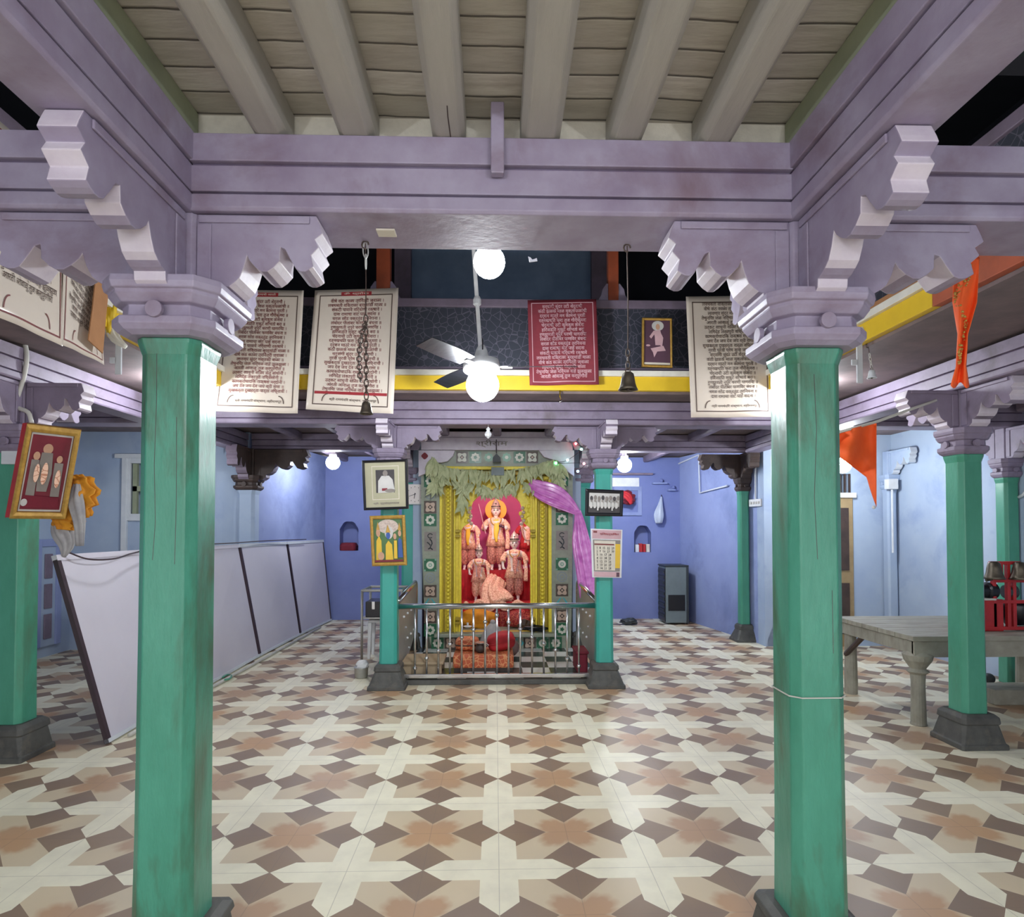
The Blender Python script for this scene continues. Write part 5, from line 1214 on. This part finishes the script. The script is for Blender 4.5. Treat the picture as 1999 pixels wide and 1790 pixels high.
# fairy lights
t = thing('fairy_lights', 'string of tiny coloured lights draped at the upper right of the shrine', 'lights', at(1120, 890, 6.95))
fp = [(1124, 866, (1, .1, .1)), (1135, 877, (.2, 1, .6)), (1108, 898, (.5, 1, .9)), (1085, 904, (.1, 1, .4)), (1140, 905, (1, .15, .2)), (1128, 920, (.2, .6, 1))]
build('wire', MB().tube(lerp_path([at(u, v, 6.94) for u, v, c in fp], 30), .003, 5), 'trim_dark', t)
for i, (u, v, c) in enumerate(fp): build('light', MB().sphere(at(u, v, 6.93), .014, 8), glow('fairy_%d' % i, c, 8), t, smooth=True)
# magenta satin curtain
t = thing('satin_curtain', 'magenta satin curtain tied back diagonally at the right of the doorway', 'curtain', at(1158, 1172, 6.7))
pth = lerp_path([at(1034, 942, 7.0), at(1052, 955, 6.98), at(1080, 968, 6.95), at(1105, 984, 6.93), at(1127, 1001, 6.9)], 26)
build('upper_swag', MB().loft(pleat(pth, lerpv([.04, .085, .10, .075, .03], 26), lerpv([.02, .035, .045, .035, .02], 26), 12, .34, 1, 120)), 'satin', t, smooth=True)
pth = lerp_path([at(1128, 1000, 6.9), at(1131, 1025, 6.88), at(1134, 1060, 6.85), at(1141, 1105, 6.8), at(1149, 1165, 6.72)], 26)
build('lower_fall', MB().loft(pleat(pth, lerpv([.03, .055, .085, .09, .085], 26), lerpv([.02, .035, .045, .045, .035], 26), 12, .34, 2, 120)), 'satin', t, smooth=True)
build('tie', MB().lathe(at(1128, 1000, 6.9), [(.035, -.02), (.04, 0), (.035, .02)], 14), 'satin', t, smooth=True)
# dark blue curtain/board between columns behind the shrine sides
struct('wall_shrine_left', MB().box(-.95, -.84, 7.3, 8.8, 0, 2.45), 'blue_pale'); struct('wall_shrine_right', MB().box(.9, 1.0, 7.3, 8.8, 0, 2.45), 'blue_pale')
struct('wall_shrine_rear', MB().box(-.95, 1.0, 8.85, 8.95, 0, 2.45), 'blue_pale')

# ================================================================== SHRINE RAILING
YR = 5.68
t = thing('steel_railing', 'stainless steel railing with upright bars across the front of the shrine', 'railing', (0.02, YR, .05))
a, b = at(778, 1184, YR), at(1163, 1182, YR); x0, x1, zr = a.x, b.x, a.z
build('top_tube', MB().tube([(x0, YR, zr), (x1, YR, b.z)], .026, 16), 'steel', t, smooth=True)
a = at(790, 1322, YR); zb = .085
build('bottom_rail', MB().box(x0, x1, YR-.02, YR+.02, zb-.025, zb+.012), 'steel', t, bevel=.006)
bars = [810+ (1130-810)*k/14 for k in range(15)]
vz = [1304, 1285, 1270, 1258, 1244, 1229, 1214, 1201, 1215, 1228, 1244, 1256, 1269, 1286, 1300]
for u_, v_ in zip(bars, vz):
    p_ = at(u_, v_, YR); x_ = p_.x
    br_ = build('bar', MB().tube([(x_, YR, zb), (x_, YR, zr)], .0095, 10), 'steel', t, smooth=True)
    build('knob', MB().sphere((x_, YR-.004, p_.z), .019, 8), 'steel', br_, smooth=True)
for sx, lb in ((x0-.01, 'left'), (x1+.01, 'right')):
    t = thing('steel_side_panel', 'studded stainless steel side panel running back at the %s of the shrine railing' % lb, 'panel', (sx, 6.3, .05))
    y0, y1 = 5.74, 6.98
    pts = [(y0, .1), (y0, .74), (y1, .80), (y1, .25)] + [(y1-.15-.2*k/6*3, .25-.12*math.sin(k/6*PI/2)) for k in range(7)]
    build('sheet', MB().prism(pts, 'x', sx-.006, sx+.006), 'steel_dull', t)
    build('handrail', MB().tube([(sx, y0-.02, .74), (sx, y1-.05, .81), (sx, y1, .79), (sx, y1+.02, .72), (sx, y1+.02, .06)], .022, 12), 'steel', t, smooth=True)
    mb = MB()
    for k in range(5):
        for j in range(3): mb.sphere((sx+(-.012 if sx > 0 else .012), y0+.15+k*.12+j*.25*(k % 2), .68-k*.12), .012, 6)
    build('studs', mb, 'white_plastic', t, smooth=True)
# seat, cushions
Yc0, Yc1 = 5.95, 6.35
a, b = at(884, 1305, Yc0), at(1003, 1305, Yc0)
t = thing('padded_seat', 'low seat covered in orange brocade behind the middle of the railing', 'seat', ((a.x+b.x)/2, (Yc0+Yc1)/2, zp))
build('mattress', MB().box(a.x, b.x, Yc0, Yc1, zp+.03, zp+.16), 'brocade', t, bevel=.02); build('base', MB().box(a.x+.01, b.x-.01, Yc0+.01, Yc1-.01, zp, zp+.035), 'wood_dark', t)
zs = zp+.16
def cushion(label, u0, u1, Yc, hh, dd, mat, seed, tilt=0, name='cushion', piping=None):
    a, b = at(u0, 1280, Yc), at(u1, 1280, Yc); cx = (a.x+b.x)/2; wx = (b.x-a.x)/2
    t = thing(name, label, 'cushion', (cx, Yc, zs)); mb = MB(); bm = mb.bm; bmesh.ops.create_icosphere(bm, subdivisions=4, radius=1)
    for v in bm.verts:
        q_ = Vector([math.copysign(abs(c_v)**.62, c_v) for c_v in v.co]); k = 1+.05*noise.noise(v.co*2+Vector((seed, 0, 0)))
        v.co = Vector((cx, Yc, zs+hh)) + Matrix.Rotation(tilt, 3, 'Y') @ Vector((q_.x*wx*k, q_.y*dd*k, q_.z*hh*k))
    build('cover', mb, mat, t, smooth=True)
    ring_ = [Vector((cx, Yc, zs+hh)) + Matrix.Rotation(tilt, 3, 'Y') @ Vector((math.copysign(abs(math.cos(a_))**.5, math.cos(a_))*wx, math.copysign(abs(math.sin(a_))**.5, math.sin(a_))*dd, 0)) for a_ in [2*PI*k/40 for k in range(41)]]
    build('piping', MB().tube(ring_, .006, 6), piping or mat, t, smooth=True); return t
cushion('puffy bright red cushion on the orange brocade seat', 951, 1005, 6.2, .085, .13, 'red_cloth', 1, -.18)
cushion('russet brown bolster cushion at the left end of the orange brocade seat', 889, 936, 6.22, .06, .14, 'brocade', 2, 0, piping='wood_dark')
p = at(938, 1276, 6.12); c = (p.x, 6.05, zs); t = thing('metal_pot', 'small shiny metal pot on the brocade seat between the cushions', 'pot', c)
build('pot_body', MB().lathe(c, [(.025, 0), (.045, .015), (.052, .04), (.04, .065), (.03, .075), (.042, .09)], 20), 'wood_dark', t, smooth=True)
o = build('rim', MB().lathe(c, [(.042, .088), (.06, .094), (.06, .1), (.042, .098)], 20), 'steel', t, smooth=True); o['label'] = 'bright steel rim'
build('handle', MB().tube([Vector(c)+Vector((.05, 0, .05)), Vector(c)+Vector((.08, 0, .07)), Vector(c)+Vector((.055, 0, .095))], .005, 6), 'steel', t)
# tan low box left
a, b = at(784, 1305, 5.78), at(866, 1305, 5.78)
t = thing('low_stool', 'low tan wooden stool behind the left end of the railing', 'stool', ((a.x+b.x)/2, 5.95, zp))
build('top', MB().box(a.x, b.x, 5.76, 6.15, zp+.11, zp+.135), 'tan_box', t, bevel=.004); build('front_board', MB().box(a.x+.01, b.x-.02, 5.78, 5.8, zp+.02, zp+.11), 'tan_box', t)
for px in (a.x+.03, b.x-.05):
    for py in (5.8, 6.1): build('leg', MB().box(px, px+.03, py, py+.03, zp, zp+.11), 'tan_box', t)
# maroon box right
a, b = at(1126, 1300, 5.9), at(1160, 1300, 5.9)
t = thing('covered_box', 'maroon cloth covered box behind the right end of the railing', 'box', ((a.x+b.x)/2, 6.05, zp)); build('box_body', MB().box(a.x, b.x-.06, 5.9, 6.2, zp, zp+.17), 'maroon', t, bevel=.01); build('lid', MB().box(a.x-.01, b.x-.05, 5.89, 6.21, zp+.17, zp+.195), 'maroon', t, bevel=.008)
# steel vessel by left column base
p = fl(722, 1325); t = thing('steel_bucket', 'small steel vessel with a plastic bag, standing against the left shrine column base', 'vessel', (p.x-.09, p.y+.05, 0)); c = (p.x-.09, p.y+.05, 0)
build('bucket_body', MB().lathe(c, [(.05, 0), (.06, .01), (.065, .09), (.07, .1), (.062, .1)], 20), 'steel_dull', t, smooth=True)
build('bag', MB().loft(pleat(lerp_path([Vector(c)+Vector((-.02,0,.09)), Vector(c)+Vector((.02,-.02,.12)), Vector(c)+Vector((.06,-.02,.15))], 6), lerpv([.04,.05,.02], 6), lerpv([.03,.03,.015], 6), 6, .3)), 'white_plastic', t, smooth=True)
# stand with donation box, left behind column
a, b = at(712, 1250, 6.9), at(752, 1250, 6.9); y0, y1 = 6.75, 7.2; zt = at(720, 1153, 6.75).z
t = thing('steel_stand', 'steel framed stand behind the left shrine column', 'stand', ((a.x+b.x)/2, 6.95, 0)); xr = b.x+.2
for px in (a.x, xr):
    for py in (y0, y1): build('leg', MB().tube([(px, py, 0), (px, py, zt)], .014, 10), 'steel_dull', t, smooth=True)
mb = MB().tube([(a.x, y0, zt), (xr, y0, zt), (xr, y1, zt), (a.x, y1, zt), (a.x, y0, zt)], .014, 10); build('top_frame', mb, 'steel_dull', t)
build('shelf', MB().box(a.x, xr, y0, y1, zt-.30, zt-.285), 'steel_dull', t)
t = thing('donation_box', 'black box with a white slotted label on the shelf of the steel stand', 'box', ((a.x+b.x)/2, 6.9, zt-.285)); build('box_body', MB().box(a.x+.03, xr-.1, y0+.03, y1-.08, zt-.285, zt-.12), 'black', t, bevel=.006)
build('clasp', MB().box(a.x+.1, a.x+.13, y0+.02, y0+.03, zt-.2, zt-.12), 'steel', t)
t = thing('plastic_stool', 'white plastic stool under the shelf of the steel stand', 'stool', ((a.x+b.x)/2, 6.95, 0)); zs2 = zt-.32
build('seat', MB().box(a.x+.05, xr-.08, y0+.06, y1-.1, zs2-.03, zs2), 'white_plastic', t, bevel=.01)
for px in (a.x+.06, xr-.12):
    for py in (y0+.08, y1-.15): build('leg', MB().loft([chamf(.015, .004, 0, px, py), chamf(.02, .004, zs2-.03, px+.01, py)]), 'white_plastic', t)
# white board leaning behind left column (bright strip)
# ================================================================== RIGHT AISLE
# table
TZ = .64; tx0, tx1, ty0, ty1 = 2.93, 4.6, 4.35, 5.38
t = thing('wooden_table', 'large weathered grey wooden table behind the right outer column', 'table', ((tx0+tx1)/2, (ty0+ty1)/2, 0))
mb = MB()
for k in range(5): y_ = ty0+(ty1-ty0)*k/5; mb.box(tx0, tx1, y_+.003, ty0+(ty1-ty0)*(k+1)/5-.003, TZ-.035, TZ)
build('table_top', mb, 'table_wood', t, bevel=.003)
mb = MB().box(tx0+.02, tx0+.05, ty0+.03, ty1-.03, TZ-.13, TZ-.036).box(tx1-.05, tx1-.02, ty0+.03, ty1-.03, TZ-.13, TZ-.036).box(tx0+.02, tx1-.02, ty0+.02, ty0+.05, TZ-.15, TZ-.036).box(tx0+.02, tx1-.02, ty1-.05, ty1-.02, TZ-.13, TZ-.036)
build('apron', mb, 'table_wood', t, bevel=.003)
def turned_leg(px, py): return MB().lathe((px, py, 0), [(.055, 0), (.05, .02), (.045, .3), (.05, .36), (.075, .38), (.05, .4), (.09, .46), (.10, .5), (.06, .53), (.075, .6)], 18)
for px in (tx0+.09, tx1-.09):
    for py in (ty0+.09, ty1-.09):
        if py < 5: build('leg', turned_leg(px, py), 'table_wood', t, smooth=False, bevel=.003)
        else: build('leg', MB().lathe((px, py, 0), [(.05, 0), (.052, .1), (.045, .5), (.045, TZ-.036)], 14), 'table_wood', t)
build('brace', MB().tube([(tx0+.05, ty1-.09, .33), (tx0+.05, ty1-.42, TZ-.06)], .022, 8), 'wood_dark', t)
# bell & drum machine on it
mx, my = at(1950, 1230, 4.7).x, 4.7
x0, x1 = at(1908, 1200, 4.55).x, at(1999, 1200, 4.55).x+.08
y0, y1 = 4.55, 4.85
z_ = lambda v: at(1950, v, 4.55).z
t = thing('drum_machine', 'red electric temple drum and bell machine standing on the wooden table', 'machine', ((x0+x1)/2, (y0+y1)/2, TZ))
zb0 = TZ
build('cabinet', MB().box(x0, x0+.2, y0, y1, zb0, z_(1170)), 'red', t, bevel=.008)
build('lid', MB().box(x0-.01, x0+.14, y0-.01, y1, z_(1172), z_(1168)), 'pvc', t, bevel=.004)
mb = MB()
def ubar(u, v0, v1, w_=.012): p_ = at(u, v1, y0); q_ = at(u, v0, y0); mb.box(p_.x-w_, p_.x+w_, y0, y0+.03, p_.z, q_.z)
def hbar(u0, u1, v, w_=.012): p_ = at(u0, v, y0); q_ = at(u1, v, y0); mb.box(p_.x, q_.x, y0-.002, y0+.032, p_.z-w_, p_.z+w_)
for u_, v0, v1 in ((1944, 1130, 1230), (1956, 1098, 1135), (1972, 1098, 1230), (1983, 1136, 1230), (1937, 1098, 1105)): ubar(u_, v0, v1)
hbar(1936, 1992, 1099); hbar(1940, 2008, 1134); hbar(1940, 2008, 1175); hbar(1908, 2010, 1227)
build('red_frame', mb, 'red', t, bevel=.002)
for u_, v_, lb in ((1941, 1130, 0), (1991, 1131, 1)):
    p_ = at(u_, v_, 4.52); build('bell', MB().lathe(p_, bell_profile(.125), 22, cap=False), 'bronze', t, smooth=True, solid=.004); 
build('motor', MB().tube([at(1910, 1153, 4.6), at(1924, 1153, 4.6), at(1926, 1153, 4.6), at(1940, 1153, 4.6)], [.05, .05, .065, .06], 18), 'black', t, smooth=False)
build('drum', MB().lathe((at(1985, 1205, 4.6).x+.06, 4.68, at(1985, 1222, 4.6).z), [(.07, 0), (.1, .06), (.11, .14), (.10, .18)], 22), 'black', t, smooth=True)
build('striker_motor', MB().tube([at(1962, 1155, 4.6), at(1980, 1155, 4.6)], .05, 16), 'charcoal', t)
build('striker', MB().tube([at(1925, 1133, 4.52), at(1936, 1130, 4.52)], .012, 8), 'bronze', t)
# things under table
p = fl(2012, 1300); o = build('floor_plank', MB().box(3.95, 4.55, 4.9, 5.15, .0, .12), 'table_wood', bevel=.006); tag(o, 'low grey wooden box pushed under the table', 'box')
p = fl(1930, 1327, .04); o = build('dark_ball', MB().sphere((p.x, p.y, .05), .05, 10), 'charcoal', smooth=True); tag(o, 'dark round lump on the floor under the table', 'ball')
# door in facing right wall
a, b = at(1560, 1250, YF), at(1662, 972, YF)
t = struct('door_1', MB().box(a.x, b.x, YF-.03, YF-.001, .0, b.z), 'door_wood', bevel=.004)
mb = MB()
for k in range(2):
    xx0 = a.x+.06+k*(b.x-a.x)/2; xx1 = xx0+(b.x-a.x)/2-.12
    for z0, z1 in ((.15, .75), (.9, b.z-.12)): mb.box(xx0, xx1, YF-.045, YF-.03, z0, z1)
build('door_panels', mb, 'wood_dark', t)
struct('trim_11', MB().box(a.x-.05, b.x+.03, YF-.06, YF-.001, b.z, b.z+.06), 'white_strip', bevel=.004)
mb = MB()
for u_ in (1600, 1620, 1640, 1649, 1658): p_ = at(u_, 945, YF); mb.box(p_.x-.008, p_.x+.008, YF-.01, YF+.01, wc.z, wd_.z)
struct('window_3', mb, 'wood_dark')
# saffron pennant
t = thing('saffron_pennant', 'saffron triangular pennant on a pale stick, glowing before a lamp', 'flag', at(1660, 900, 3.9))
def pen(s, q_):
    u = 1628+(1711-1628)*s; top_ = 846-22*s; bot = 884+62*s + (44*max(0, (s-.78)/.22)**.8 if s > .78 else 0)
    v = top_+(bot-top_)*q_; return at(u, v, 3.9+.035*math.sin(s*9+q_*2)+.02*math.sin(q_*7))
build('cloth', MB().grid(pen, 34, 14), 'orange', t, smooth=True, solid=.002)
build('stick', MB().tube([at(1626, 847, 3.88), at(1715, 822, 3.9), at(1775, 800, 3.95), at(1828, 781, 3.93)], .009, 8), 'pvc', t, smooth=True)
build('tassel', MB().sphere(at(1706, 990, 3.92), .012, 6), 'white_plastic', t)
# sequined saffron strip
t = thing('saffron_streamer', 'long saffron cloth streamer with tinsel hanging from the right beam', 'streamer', at(1880, 750, 2.35))
def strm(s, q_):
    c = 1888-14*q_; hw = (24 if q_ < .35 else 24-14*min(1, (q_-.35)/.25)) ; hw = hw+(8*max(0, (q_-.85)/.15))
    return at(c+(s-.5)*2*hw, 502+250*q_+(6*math.sin(s*9) if q_ > .99 else 0), 2.28+.02*math.sin(s*8+q_*5))
build('cloth', MB().grid(strm, 14, 40), 'orange', t, smooth=True, solid=.002)
mb = MB(); rs = random.Random(3)
for k in range(110):
    q_ = rs.random()**.9*.85; s = .2+.25*math.sin(q_*14)+rs.uniform(-.1, .25)
    p_ = strm(min(1, max(0, s)), q_)+Vector((0, -.012, 0)); mb.sphere(p_, rs.uniform(.0025, .005), 4)
o = build('tinsel', mb, 'gilt', t); o['kind'] = 'stuff'
# conduit on right side wall
o = build('conduit_pipe', MB().tube([(WR-.02, 5.35, 2.3), (WR-.02, 5.45, 1.75), (WR-.02, 5.5, 1.7), (WR-.02, 5.55, 1.68)], .014, 8), 'white_paint', smooth=True); tag(o, 'short bent white conduit on the right side wall at the picture edge', 'pipe')
p = at(1741, 945, 7.2); t = thing('junction_box', 'white junction box at the far right wall corner', 'box', p); build('box_body', MB().box(p.x-.06, p.x+.06, p.y-.03, p.y+.05, p.z-.06, p.z+.06), 'white_plastic', t, bevel=.006); build('pipe_stub', MB().tube([p+Vector((0,0,-.05)), p+Vector((0,0,-.8))], .012, 8), 'white_paint', t)
# grey plank on right gallery
a = atx(1700, 610, XR-.02); o = build('loose_plank', MB().box(XR-.02, XR+.09, 3.05, 3.95, 2.705, 2.76), 'card', bevel=.004); tag(o, 'pale orange-brown plank lying on the edge of the right gallery', 'plank')
# broken dark dome camera on the capital at left column
p = at(456, 628, 2.3); t = thing('dome_camera', 'small dark dome camera fixed beside the left front capital', 'camera', p)
build('dome', MB().sphere(p, .028, 10), 'black', t, smooth=True); build('mount', MB().box(p.x-.055, p.x-.01, p.y-.02, p.y+.03, p.z-.02, p.z+.04), 'lilac', t, bevel=.004)
